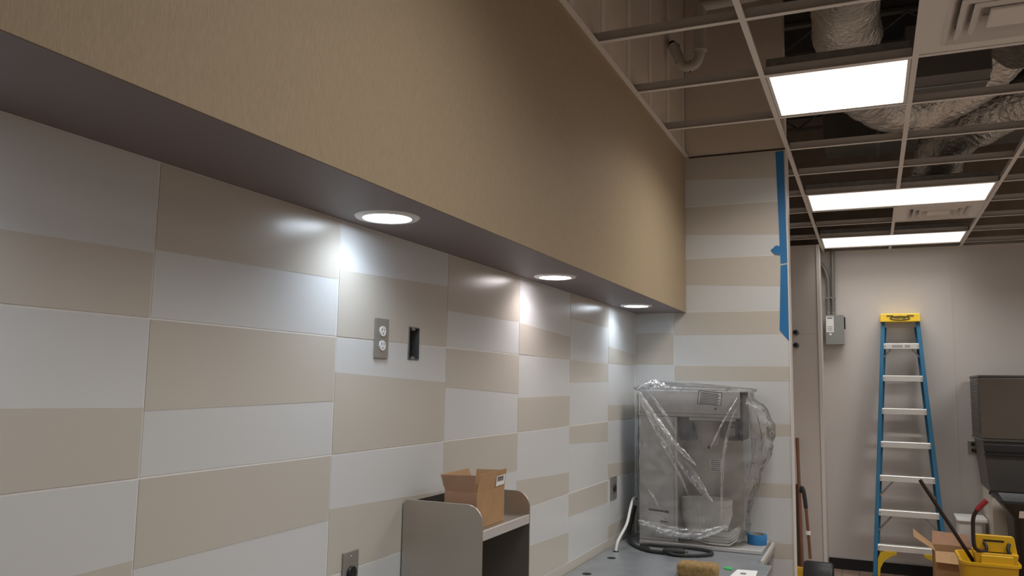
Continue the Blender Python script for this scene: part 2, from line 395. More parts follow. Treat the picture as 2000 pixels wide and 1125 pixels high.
for r in range(-9, 10):
    y = Y0 + r*G
    for i in range(-1, NX):
        xa = X0 + i*G + .012; L = G - .024
        if i == -1:
            if y < YE: xa = XS + .002; L = X0 - .012 - xa
            elif y < YBU: xa = XT+.02; L = X0-.012-xa
            else: continue
        if YN < y < YB - .05: tee('cross_tee', L, 'x', (xa, y))
def angle(name, x0, x1, y0, y1):
    MB().box(x0, x1, y0, y1, ZCEIL-.001, ZCEIL+.0005).build(name, M_TEE, ceiling)
angle('wall_angle', XS, XS+.024, YN, YE-.003)
angle('wall_angle', XBU+.012, XR, YB-.024, YB-.004)
MB().box(XS+.024, XE, YE-.006, YE-.001, ZCEIL-.012, ZCEIL-.004).build('shadow_bead', M_DARKWOOD, ceiling)

# troffers
def troffer(c, r, w, label, watts):
    x0 = X0 + c*G + .014; x1 = X0 + (c+w)*G - .014; y0 = Y0 + r*G + .014; y1 = Y0 + (r+1)*G - .014
    t = empty('ceiling_light', ((x0+x1)/2, (y0+y1)/2, ZCEIL), label, 'ceiling light', 'flat panel lights in the ceiling grid')
    f = .014; b = MB()
    b.box(x0, x1, y0, y0+f, ZCEIL+.003, ZCEIL+.02).box(x0, x1, y1-f, y1, ZCEIL+.003, ZCEIL+.02).box(x0, x0+f, y0+f, y1-f, ZCEIL+.003, ZCEIL+.02).box(x1-f, x1, y0+f, y1-f, ZCEIL+.003, ZCEIL+.02)
    b.build('frame', M_LFRAME, t)
    MB().box(x0+f, x1-f, y0+f, y1-f, ZCEIL+.008, ZCEIL+.012).build('diffuser', M_PANEL if w == 1 else M_PANEL2, t)
    la = bpy.data.lights.new('troffer_lamp', 'AREA'); la.shape = 'RECTANGLE'; la.size = x1-x0-2*f; la.size_y = y1-y0-2*f
    la.energy = watts * (x1-x0)*(y1-y0); la.color = PANEL_COL if w == 1 else (1, .985, .965); la.spread = math.radians(145 if w == 1 or r < 4 else 160 if c == 3 else 105)
    lo = bpy.data.objects.new('troffer_lamp', la); COL.objects.link(lo); lo.parent = t; lo.location = (0, 0, .006)
    MB().box(x0, x1, y0, y1, ZCEIL+.0205, ZCEIL+.085).bevel(.004, 1).build('housing', M_GALV, t)
names = ['bright square panel light nearest the soffit, beside the supply diffuser', 'long panel light in the middle of the grid, nearer than the far vent',
         'farthest long panel light close to the back wall', 'added unseen panel light over the right side of the kitchen, nearer one',
         'added unseen panel light over the right side of the kitchen, farther one', 'added unseen panel light overhead on the left, brightening the soffit', 'added unseen panel light overhead on the near right, as fill']
WATTS = [36, 10, 10, 33, 42, 19, 34]           # near square panel is brighter than the visible long ones; others are added fill
for (c, r, w, _), n, pw in zip(LIGHTS, names, WATTS): troffer(c, r, w, n, pw)
# four-way diffusers
def diffuser(c, r, label):
    x0 = X0 + c*G + .012; x1 = X0 + (c+1)*G - .012; y0 = Y0 + r*G + .012; y1 = Y0 + (r+1)*G - .012
    cx, cy = (x0+x1)/2, (y0+y1)/2; h = (x1-x0)/2
    d = empty('air_diffuser', (cx, cy, ZCEIL), label, 'air vent', 'supply diffusers in the ceiling grid')
    def ring(h0, z0, h1, z1, th=.002):       # square louvre cone
        b = MB()
        for sx, sy in ((1,0),(0,1),(-1,0),(0,-1)):
            def P(hh, s, z): return (cx + sx*hh - sy*hh*s, cy + sy*hh + sx*hh*s, z)
            A = [P(h0,-1,z0), P(h0,1,z0), P(h1,1,z1), P(h1,-1,z1)]
            b.hexa(A + [(p[0], p[1], p[2]+th) for p in A])
        return b
    ring(h, ZCEIL+.003, h-.085, ZCEIL+.003).build('rim', M_LFRAME, d)
    for k, (a, e) in enumerate(((h-.085, h-.120), (h-.128, h-.165), (h-.172, h-.205))):
        ring(a, ZCEIL-.006 - k*.002, e, ZCEIL+.045).build('louvre', M_LFRAME, d)
        ring(a+.012, ZCEIL+.002, a, ZCEIL-.006-k*.002).build('louvre_lip', M_LFRAME, d)
    MB().box(cx-(h-.215), cx+(h-.215), cy-(h-.215), cy+(h-.215), ZCEIL-.008, ZCEIL+.004).bevel(.003, 1).build('centre_plate', M_LFRAME, d)
    MB().box(x0+.01, x1-.01, y0+.01, y1-.01, ZCEIL+.05, ZCEIL+.14).build('plenum_box', M_GALV, d)
diffuser(1, 0, 'large square supply diffuser at the upper right, beside the square light')
diffuser(1, 6, 'small far supply diffuser between the two long panel lights')

# ------------------------------------------------------------------ recessed downlights
def downlight(y, col, es, label):
    x = -1.150
    d = empty('recessed_downlight', (x, y, ZS-.0008), label, 'downlight', 'round downlights in the soffit')
    MB().lathe([(.064, -.001), (.064, -.006), (.070, -.0075), (.082, -.005), (.086, -.0005), (.086, 0)], (x, y, ZS), 48, cap=False).build('trim_ring', M_TRIMRING, d, True)
    m = mat('downlight_lens_%d' % round(y*10), (.9, .9, .9), .4, emit=col, es=18.0)
    MB().lathe([(.001, -.0045), (.0645, -.004), (.0645, -.001), (.001, -.001)], (x, y, ZS), 48).build('lens', m, d)
    la = bpy.data.lights.new('downlight_lamp', 'AREA'); la.shape = 'DISK'; la.size = .124; la.energy = es; la.color = col; la.spread = math.radians(132)
    lo = bpy.data.objects.new('downlight_lamp', la); COL.objects.link(lo); lo.parent = d; lo.location = (0, 0, -.0055)
downlight(.535, (.76, .875, 1), DOWN, 'round downlight in the soffit nearest the camera')
downlight(1.795, (.76, .875, 1), DOWN, 'large round downlight above the duplex outlet')
downlight(3.045, (1, .925, .94), DOWN, 'middle round downlight in the soffit')
downlight(4.290, (.79, .89, 1), DOWN, 'farthest round downlight by the brewer corner')

# ------------------------------------------------------------------ plenum services
def flex(name, pts, r, label, n=30):
    P = smooth_path(pts, n); b = MB(); rs = []
    for i, p in enumerate(P): rs.append(r * (1 + .012*math.sin(i*1.9) + .10*noise.noise(p*5) + .03*noise.noise(p*17)))
    b.tube(P, rs, 28, True)
    for v in b.bm.verts:
        q = v.co; v.co = q + Vector((noise.noise(q*9), noise.noise(q*9+Vector((5,0,0))), noise.noise(q*9+Vector((0,7,0)))))*.016
    o = b.build(name, M_FOIL, None, True); tag(o, label, 'duct', 'foil ducts above the ceiling grid'); return o
flex('flexible_duct', [(-.05, 2.3, ZC+1.95), (-.055, 3.6, ZC+1.95), (-.06, 4.75, ZC+1.93), (.02, 5.45, ZC+1.86), (.32, 5.82, ZC+1.84), (.62, 5.72, ZC+1.95), (.80, 5.5, ZC+2.06)], .165, 'big foil flexible duct bending behind the square light')
flex('flexible_duct', [(.50, 3.30, ZC+1.62), (.45, 3.40, ZC+1.78), (.27, 3.75, ZC+1.98), (.2, 3.95, ZC+2.28)], .13, 'foil flexible duct rising from the near supply diffuser')
flex('flexible_duct', [(.52, 6.98, ZC+1.60), (.52, 6.94, ZC+1.72), (.57, 6.66, ZC+1.83), (.78, 6.36, ZC+1.90), (1.1, 6.2, ZC+1.96), (1.6, 6.2, ZC+2.02)], .18, 'foil flexible duct curving down to the far supply diffuser')
rd = tag(MB().box(.24, .66, 4.95, 5.30, ZC+1.74, ZC+2.06).bevel(.006, 1).build('sheet_metal_duct', M_DUCT), 'boxy grey sheet metal duct above the second grid bay', 'duct')
MB().box(.235, .665, 5.10, 5.13, ZC+1.735, ZC+2.065).build('flange', M_GALV, rd)
rd = tag(MB().box(-.3, 2.6, 7.05, 7.5, ZC+2.0, ZC+2.38).bevel(.006, 1).build('sheet_metal_duct', M_DUCT), 'long sheet metal trunk duct crossing high above the far grid', 'duct')
for k in range(4): MB().box(.1+k*.6, .13+k*.6, 7.045, 7.505, ZC+1.995, ZC+2.385).build('flange', M_GALV, rd)
big = tag(MB().box(.72, 1.75, 4.6, 5.9, ZC+2.22, ZC+2.48).bevel(.006, 1).build('sheet_metal_duct', M_DUCT), 'wide flat sheet metal duct above the near right bay', 'duct')
MB().box(.715, 1.755, 5.2, 5.24, ZC+2.215, ZC+2.485).build('flange', M_GALV, big)
# joists under the deck
for k in range(8):
    y = 1.6 + k*.95
    t = empty('roof_joist', (1.2, y, ZTOP-.26), 'open web steel joist under the deck, number %s from the near end' % ['one','two','three','four','five','six','seven','eight'][k], 'joist', 'steel joists under the roof deck')
    MB().box(XS+.05, XR-.02, y-.03, y+.03, ZTOP-.03, ZTOP-.005).build('top_chord', M_DUCT, t)
    MB().box(XS+.05, XR-.02, y-.03, y+.03, ZTOP-.27, ZTOP-.245).build('bottom_chord', M_DUCT, t)
    b = MB(); n = 14
    for j in range(n):
        xa = XS+.1 + (XR-XS-.2)*j/n; xb = XS+.1 + (XR-XS-.2)*(j+1)/n
        b.tube([(xa, y, ZTOP-.25 if j % 2 else ZTOP-.03), (xb, y, ZTOP-.03 if j % 2 else ZTOP-.25)], .008, 6)
    b.build('web_rod', M_DUCT, t)
# white drain trap above the left bay
pt = empty('drain_trap', (-.86, 4.3, ZC+1.73), 'white plastic drain trap hanging above the left ceiling bay', 'pipe')
y = 4.3
MB().tube([(-.945, y, ZC+1.87), (-.905, y, ZC+1.765)], .028, 16).build('inlet_arm', M_PVC, pt, True)
MB().tube(smooth_path([(-.905, y, ZC+1.765), (-.885, y, ZC+1.738), (-.85, y, ZC+1.732), (-.82, y, ZC+1.745), (-.80, y, ZC+1.785), (-.797, y, ZC+1.815)], 6), .027, 16).build('bend', M_PVC, pt, True)
MB().tube([(-.797, y, ZC+1.81), (-.794, y, ZC+2.07)], .034, 16).build('riser', M_PVC, pt, True)
MB().lathe([(.038, 0), (.038, .02)], (-.796, y, ZC+1.812), 20).build('coupling', M_PVC, pt)
MB().tube([(-.851, y, ZC+1.70), (-.851, y, ZC+1.765)], .004, 8).build('joint_seam', M_INK, pt)
MB().tube([(-.948, y, ZC+1.875), (-.948, y+.1, ZC+1.9)], .02, 12).build('open_end', M_HOLE, pt)
MB().tube([(-.794, y, ZC+2.07), (-.62, y, ZC+2.075), (-.2, y, ZC+2.10)], .034, 16).build('cross_pipe', M_PVC, pt, True)

# ------------------------------------------------------------------ wall devices
def duplex_plate(y0, y1, z0, z1, label):
    x = XW + .0015; o = empty('duplex_outlet', (x, (y0+y1)/2, z0), label, 'outlet')
    MB().box(x, x+.005, y0, y1, z0, z1).bevel(.002, 2).build('cover_plate', M_PLATE, o)
    cy = (y0+y1)/2; cz = (z0+z1)/2
    for s in (-1, 1):
        zz = cz + s*.0205
        poly = [(cy+.0165*math.cos(t)*(1 if abs(math.cos(t)) < .8 else .92), zz+.0145*math.sin(t)) for t in [2*math.pi*k/24 for k in range(24)]]
        r = MB().prism(poly, 'x', x+.0045, x+.0078).build('receptacle', M_IVORY, o)
        for d, hgt in ((-.006, .008), (.006, .0065)):
            MB().box(x+.0079, x+.0083, cy+d-.0012, cy+d+.0012, zz+.001, zz+.001+hgt).build('slot', M_INK, r)
        MB().lathe([(.0022, 0), (.0022, .0005)], (x+.0079, cy, zz-.007), 10, axis='x').build('slot', M_INK, r)
    MB().lathe([(.003, 0), (.0025, .0012)], (x+.005, cy, cz), 10, axis='x').build('screw', M_GALV, o)
duplex_plate(1.963, 2.033, ZC+.0635, ZC+.178, 'stainless duplex outlet with white receptacles on the tile')
def single_plate(y0, y1, z0, z1, label):
    x = XW + .0015; o = empty('single_outlet', (x, (y0+y1)/2, z0), label, 'outlet')
    MB().box(x, x+.005, y0, y1, z0, z1).bevel(.002, 2).build('cover_plate', M_PLATE, o)
    cy = (y0+y1)/2; cz = (z0+z1)/2
    r = MB().lathe([(.0005, .007), (.012, .007), (.0175, .0085), (.0195, .006), (.0195, 0)][::-1], (x+.004, cy, cz), 28, axis='x').build('receptacle', M_BLACK, o, True)
    for a in range(3):
        t = a*2.094
        MB().box(x+.0112, x+.0118, cy+.008*math.cos(t)-.0012, cy+.008*math.cos(t)+.0012, cz+.008*math.sin(t)-.003, cz+.008*math.sin(t)+.003).build('slot', M_HOLE, r)
    for s in (-1, 1): MB().lathe([(.003, 0), (.0025, .0012)], (x+.005, cy, cz+s*.042), 10, axis='x').build('screw', M_GALV, o)
single_plate(1.851, 1.921, ZC-.567, ZC-.452, 'steel round-socket outlet low on the wall at the bottom edge')
single_plate(4.275, 4.385, ZC-.612, ZC-.491, 'steel round-socket outlet on the tile near the brewer')
jb = empty('junction_box', (XT-.04, (HY0+HY1)/2, HZ0), 'empty open electrical box set in the tile beside the duplex outlet', 'electrical box')
e = .0015
MB().box(XT-.062, XT-.060, HY0+.001, HY1-.001, HZ0+.001, HZ1-.001).build('back', M_HOLE, jb)
MB().box(XT-.060, XT+.004, HY0+.001, HY0+.003, HZ0+.001, HZ1-.001).build('side', M_GALV, jb)
MB().box(XT-.060, XT+.004, HY1-.003, HY1-.001, HZ0+.001, HZ1-.001).build('side', M_GALV, jb)
MB().box(XT-.060, XT+.004, HY0+.003, HY1-.003, HZ1-.003, HZ1-.001).build('top', M_GALV, jb)
MB().box(XT-.060, XT+.004, HY0+.003, HY1-.003, HZ0+.001, HZ0+.003).build('bottom', M_GALV, jb)
for z in (HZ0+.003, HZ1-.010): MB().box(XT-.004, XT, HY0+.02, HY0+.042, z, z+.007).build('screw_ear', M_GALV, jb)
MB().tube(smooth_path([(XT-.055, HY0+.03, HZ0+.07), (XT-.03, HY0+.022, HZ0+.045), (XT-.025, HY0+.035, HZ0+.03), (XT-.05, HY0+.045, HZ0+.02)], 6), .0025, 8).build('wire', M_BLACK, jb, True)

# ------------------------------------------------------------------ counters
def counter(name, x1, y0, y1, label, cabinet):
    c = empty(name, ((XW+x1)/2, (y0+y1)/2, 0), label, 'counter')
    MB().box(XW+.006, x1, y0, y1, ZCT-.035, ZCT).bevel(.004, 2).build('top', M_COUNTER, c)
    MB().box(XW+.02, x1-.05, y0+.01, y1-.01, .08, ZCT-.036).build('cabinet', cabinet, c)
    n = max(1, round((y1-y0)/.6)); w = (y1-y0-.02)/n
    for k in range(n):
        d = MB().box(x1-.05, x1-.032, y0+.013+k*w, y0+.007+(k+1)*w, .11, ZCT-.06).bevel(.003, 1).build('door', cabinet, c)
        MB().tube([(x1-.02, y0+.06+k*w, .62), (x1-.02, y0+.06+k*w, .74)], .005, 8).build('handle', M_STEEL, d)
    MB().box(XW+.02, x1-.10, y0+.01, y1-.01, 0, .08).build('toe_kick', M_BLACKBASE, c)
    return c
ca = counter('steel_counter', -.462, 1.25, 4.22, 'long grey steel counter with round holes along the tiled wall', M_STEELV)
for (x, y) in ((-1.20, 4.007), (-1.201, 3.627), (-1.20, 3.2), (-1.20, 2.75)):
    MB().lathe([(.021, 0), (.021, .0012)], (x, y, ZCT), 24).build('cable_hole', M_HOLE, ca)
MB().lathe([(.016, 0), (.016, .0012)], (-1.226, 4.17, ZCT), 20).build('cable_hole', M_HOLE, ca)
cb = counter('brewer_counter', -.507, 4.223, YE-.009, 'short counter section under the wrapped brewer with brown cabinet', M_CAB)
MB().bar((-.512, 4.23, ZCT+.004), (-.512, YE-.01, ZCT+.004), .012, .02).build('edge_strip', M_ALU, cb)

# dispenser stand on the counter
ds = empty('shelf_stand', (-1.155, 2.325, ZCT), 'stainless shelf stand with rounded side panels holding the small box', 'shelf')
XD0, XD1, YD0, YD1, ZD, ZSH = XW+.004, -1.022, 2.147, 2.503, ZC-.348, ZC-.421
side = [(XD0, ZCT+.001), (XD1, ZCT+.001), (XD1, ZD-.05)] + arc(XD1-.05, ZD-.05, .05, 0, 90)[1:] + [(XD0+.012, ZD), (XD0, ZD-.012)]
for y in (YD0, YD1-.004): MB().prism(side, 'y', y, y+.004).bevel(.001, 1).build('side_panel', M_STEELV, ds)
MB().box(XD0, XD0+.003, YD0+.004, YD1-.004, ZCT+.001, ZD-.012).build('back_panel', mat('stand_back_dark', (.06, .055, .05), .4, .6), ds)
sh = MB().box(XD0+.004, XD1-.002, YD0+.0045, YD1-.0045, ZSH-.003, ZSH).build('shelf', M_STEELV, ds)
MB().box(XD1-.006, XD1-.001, YD0+.0045, YD1-.0045, ZSH-.028, ZSH+.001).bevel(.0015, 1).build('front_lip', M_STEEL, sh)
MB().box(XD0+.004, XD1-.03, YD0+.0045, YD1-.0045, ZCT+.12, ZCT+.123).build('shelf', M_STEELV, ds)

# small open carton on the shelf
cbx = empty('cardboard_box', (-1.105, 2.265, ZSH), 'small open brown cardboard box with barcode label on the steel stand', 'box')
BX0, BX1, BY0, BY1, BZ0, BZ1 = -1.158, -1.052, 2.168, 2.362, ZSH+.0005, ZC-.318
b = MB(); t = .003
b.box(BX0, BX1, BY0, BY1, BZ0, BZ0+t).box(BX0, BX1, BY0, BY0+t, BZ0+t, BZ1).box(BX0, BX1, BY1-t, BY1, BZ0+t, BZ1).box(BX0, BX0+t, BY0+t, BY1-t, BZ0+t, BZ1).box(BX1-t, BX1, BY0+t, BY1-t, BZ0+t, BZ1)
b.build('carton_body', M_CARD, cbx)
MB().box(BX0+.001, BX1-.001, BY0-.0008, BY0, BZ0+.002, BZ1).build('end_panel', M_CARDIN, cbx)
ff = MB().hexa([(BX1-t, BY0+.004, BZ1), (BX1, BY0+.004, BZ1), (BX1, BY1, BZ1), (BX1-t, BY1, BZ1), (BX1-t+.004, BY0+.012, BZ1+.052), (BX1+.004, BY0+.012, BZ1+.052), (BX1+.006, BY1+.001, BZ1+.054), (BX1-t+.006, BY1+.001, BZ1+.054)]).build('flap', M_CARD, cbx)
x = BX1+.0055
MB().hexa([(x-.003, BY1-.072, BZ1+.006), (x-.0022, BY1-.072, BZ1+.006), (x-.0022, BY1-.010, BZ1+.008), (x-.003, BY1-.010, BZ1+.008), (x, BY1-.070, BZ1+.036), (x+.0005, BY1-.070, BZ1+.036), (x+.0008, BY1-.008, BZ1+.038), (x+.0002, BY1-.008, BZ1+.038)]).build('barcode_label', M_LABEL, ff)
b = MB()
for k in range(9):
    yy = BY1-.062 + k*.005; b.bar((x-.0008, yy, BZ1+.020), (x+.0008, yy, BZ1+.034), .0016 + .0012*(k % 3 == 0), .001, up=(1, 0, 0))
b.build('barcode', M_INK, ff)
MB().hexa([(BX0+.004, BY0, BZ1), (BX1-.004, BY0, BZ1), (BX1-.004, BY0+t, BZ1), (BX0+.004, BY0+t, BZ1), (BX0-.008, BY0-.006, BZ1+.046), (BX1-.004, BY0-.006, BZ1+.050), (BX1-.004, BY0+t-.006, BZ1+.050), (BX0-.008, BY0+t-.006, BZ1+.046)]).build('flap', M_CARDIN, cbx)
MB().hexa([(BX0, BY0+.004, BZ1), (BX0+t, BY0+.004, BZ1), (BX0+t, BY1-.004, BZ1), (BX0, BY1-.004, BZ1), (BX0-.02, BY0+.008, BZ1+.045), (BX0+t-.02, BY0+.008, BZ1+.045), (BX0+t-.02, BY1-.004, BZ1+.048), (BX0-.02, BY1-.004, BZ1+.048)]).build('flap', M_CARD, cbx)
MB().hexa([(BX0+.004, BY1-t, BZ1), (BX1-.004, BY1-t, BZ1), (BX1-.004, BY1, BZ1), (BX0+.004, BY1, BZ1), (BX0+.004, BY1+.01, BZ1+.045), (BX1-.006, BY1+.01, BZ1+.048), (BX1-.006, BY1+.01+t, BZ1+.048), (BX0+.004, BY1+.01+t, BZ1+.045)]).build('flap', M_CARD, cbx)

# ------------------------------------------------------------------ brewer under plastic
tr = tag(MB().box(-1.175, -.535, 4.44, 4.762, ZCT+.001, ZCT+.022).bevel(.004, 2).build('steel_tray', M_STEEL), 'flat stainless tray under the wrapped coffee brewer', 'tray')
br = empty('coffee_brewer', (-.91, 4.56, ZCT+.022), 'stainless coffee brewer wrapped in clear plastic in the corner', 'coffee machine')
ZB = ZCT + .0225; YF, YK = 4.455, 4.70; HX0, HX1 = -1.178, -.635; HZT = ZC-.024; HZB = ZC-.166
MB().box(HX0, -.985, YF, YK, ZB, HZB-.001).bevel(.004, 2).build('column', M_STEEL, br)
MB().box(-.984, -.968, YF-.003, YF+.02, ZB, HZB-.001).bevel(.002, 1).build('corner_post', M_ALU, br)
MB().box(-.984, HX1-.02, YK-.02, YK, ZB+.012, HZB-.002).build('splash_panel', M_STEELV, br)
hd = MB().box(HX0-.002, HX1, YF-.004, YK, HZB, HZT).bevel(.004, 2).build('head', M_STEEL, br)
MB().box(HX0, HX1-.01, YF-.0052, YF-.004, HZB+.018, HZB+.020).build('seam', M_INK, hd)
MB().box(HX1-.002, HX1+.012, YF, YK-.01, HZB-.115, HZT-.004).bevel(.003, 1).build('front_panel', M_BLACK, br)
MB().box(-.905, HX1-.025, YF+.01, YF+.16, HZB-.016, HZB-.001).build('funnel_rail', M_ALU, br)
MB().box(-.965, -.90, YF+.07, YK-.02, HZB-.13, HZB-.002).build('tank_shroud', M_BLACK, br)
MB().lathe([(.044, 0), (.050, .01), (.078, .115), (.088, .132)], (-.815, YF+.09, HZB-.150), 32).build('brew_funnel', mat('funnel_smoke', (.55, .50, .45), .35), br, True)
MB().lathe([(.006, 0), (.009, .02)], (-.815, YF+.09, HZB-.170), 12).build('drip_tip', M_BLACK, br)
sw = MB().box(-.715, -.648, YF+.03, YF+.15, HZB-.118, HZB-.003).bevel(.006, 2).build('control_box', M_BLACK, br)
MB().box(-.698, -.665, YF+.026, YF+.030, HZB-.095, HZB-.035).bevel(.002, 1).build('switch_plate', mat('switch_plate_grey', (.42, .38, .35), .5), sw)
MB().box(-.695, -.668, YF+.023, YF+.0262, HZB-.05, HZB-.042).build('switch_rocker', M_BLACK, sw)
# printed labels on the brewer
y = YF-.0046
lab = MB().hexa([(-.858, y-.0006, ZC-.094), (-.733, y-.0006, ZC-.101), (-.733, y, ZC-.101), (-.858, y, ZC-.094), (-.848, y-.0006, ZC-.022), (-.727, y-.0006, ZC-.033), (-.727, y, ZC-.033), (-.848, y, ZC-.022)]).build('warning_label', M_LABEL, hd)
b = MB()
def lp(u, v):                                # point on the tilted label, u 0..1 across, v 0..1 up
    a = Vector((-.858, y-.0009, ZC-.094)).lerp(Vector((-.733, y-.0009, ZC-.101)), u); c = Vector((-.848, y-.0009, ZC-.022)).lerp(Vector((-.727, y-.0009, ZC-.033)), u)
    return a.lerp(c, v)
for k in range(7):
    v = .10 + k*.125; b.bar(lp(.08, v), lp(.93 if k % 2 else .86, v), .0005, .0045)
for a, c in (((.0, .01), (1, .01)), ((0, .99), (1, .99)), ((.01, 0), (.01, 1)), ((.99, 0), (.99, 1))): b.bar(lp(*a), lp(*c), .0005, .004, up=(0, 0, 1) if a[1] == c[1] else (1, 0, 0))
b.build('label_print', M_INK, lab)
MB().lathe([(.006, 0), (.006, -.001)], (-.762, YF-.005, ZC-.118), 12, axis='y').build('screw', M_INK, hd)
y = YF-.0005
l2 = MB().hexa([(-1.131, y-.0006, ZC-.730), (-1.020, y-.0006, ZC-.734), (-1.020, y, ZC-.734), (-1.131, y, ZC-.730), (-1.125, y-.0006, ZC-.664), (-1.016, y-.0006, ZC-.671), (-1.016, y, ZC-.671), (-1.125, y, ZC-.664)]).build('rating_label', M_LABEL, br)
b = MB(); b.bar((-1.125, y-.0009, ZC-.667), (-1.016, y-.0009, ZC-.674), .0006, .011); b.bar((-1.062, y-.0009, ZC-.724), (-1.022, y-.0009, ZC-.727), .0006, .006); b.build('label_print', M_INK, l2)
l3 = MB().box(-.835, -.775, YK-.0212, YK-.0202, ZC-.47, ZC-.40).build('round_label', M_LABEL, br)
b = MB()
for k in range(6): b.box(-.83, -.78, YK-.0218, YK-.0213, ZC-.464+k*.011, ZC-.459+k*.011)
b.build('label_print', M_INK, l3)
MB().box(-1.09, -.965, YF-.012, YF-.006, ZB+.02, ZB+.07).bevel(.002, 1).build('folded_leaflet', M_WHITEP, br)
# coffee filter stacks
fs = empty('coffee_filters', (-.83, 4.53, ZB), 'stack of white fluted coffee filters standing under the brewer', 'filters')
for k in range(9):
    z = ZB + .002 + k*.006
    wob = lambda t, j, k=k: 1 + (.012 + .028*min(j, 3)/3) * (1 if math.sin(t*38 + k*.9) > 0 else -1) * .5
    rr = [(.001, 0), (.090, 0), (.112, .075), (.134, .150 + .003*k), (.132, .150+.003*k), (.11, .077), (.088, .002), (.001, .002)]
    b = MB().lathe(rr, (-.836+.0015*math.sin(k*2), 0, z), 152, cap=False, wob=lambda t, j, k=k: 1 + .02*[0, .2, .6, 1, 1, .6, .2, 0][j]*math.sin(t*38+k*.9))
    for v in b.bm.verts: v.co.y = 4.578 + v.co.y*.70
    b.build('paper_filter', M_FILTER, fs, True)
ft = empty('flattened_filters', (-.72, 4.47, ZB), 'flattened white filters lying beside the standing stack', 'filters')
for k in range(5):
    b = MB(); z = ZB + .002 + k*.009
    b.lathe([(.001, .001), (.05, 0), (.085, .004 + .004*k), (.10, .012+.006*k), (.10, .0135+.006*k), (.084, .006+.004*k), (.05, .002), (.001, .003)], (-.752+.003*k, 4.472, z), 64, cap=False, wob=lambda t, j, k=k: (1 + .05*math.sin(3*t+k)) * (1 if math.sin(t) > -2 else 1))
    for v in b.bm.verts: v.co.y = 4.470 + (v.co.y - 4.472)*.22; v.co.z += max(0, (v.co.x + .70))*.7
    b.build('paper_filter', M_FILTER, ft, True)

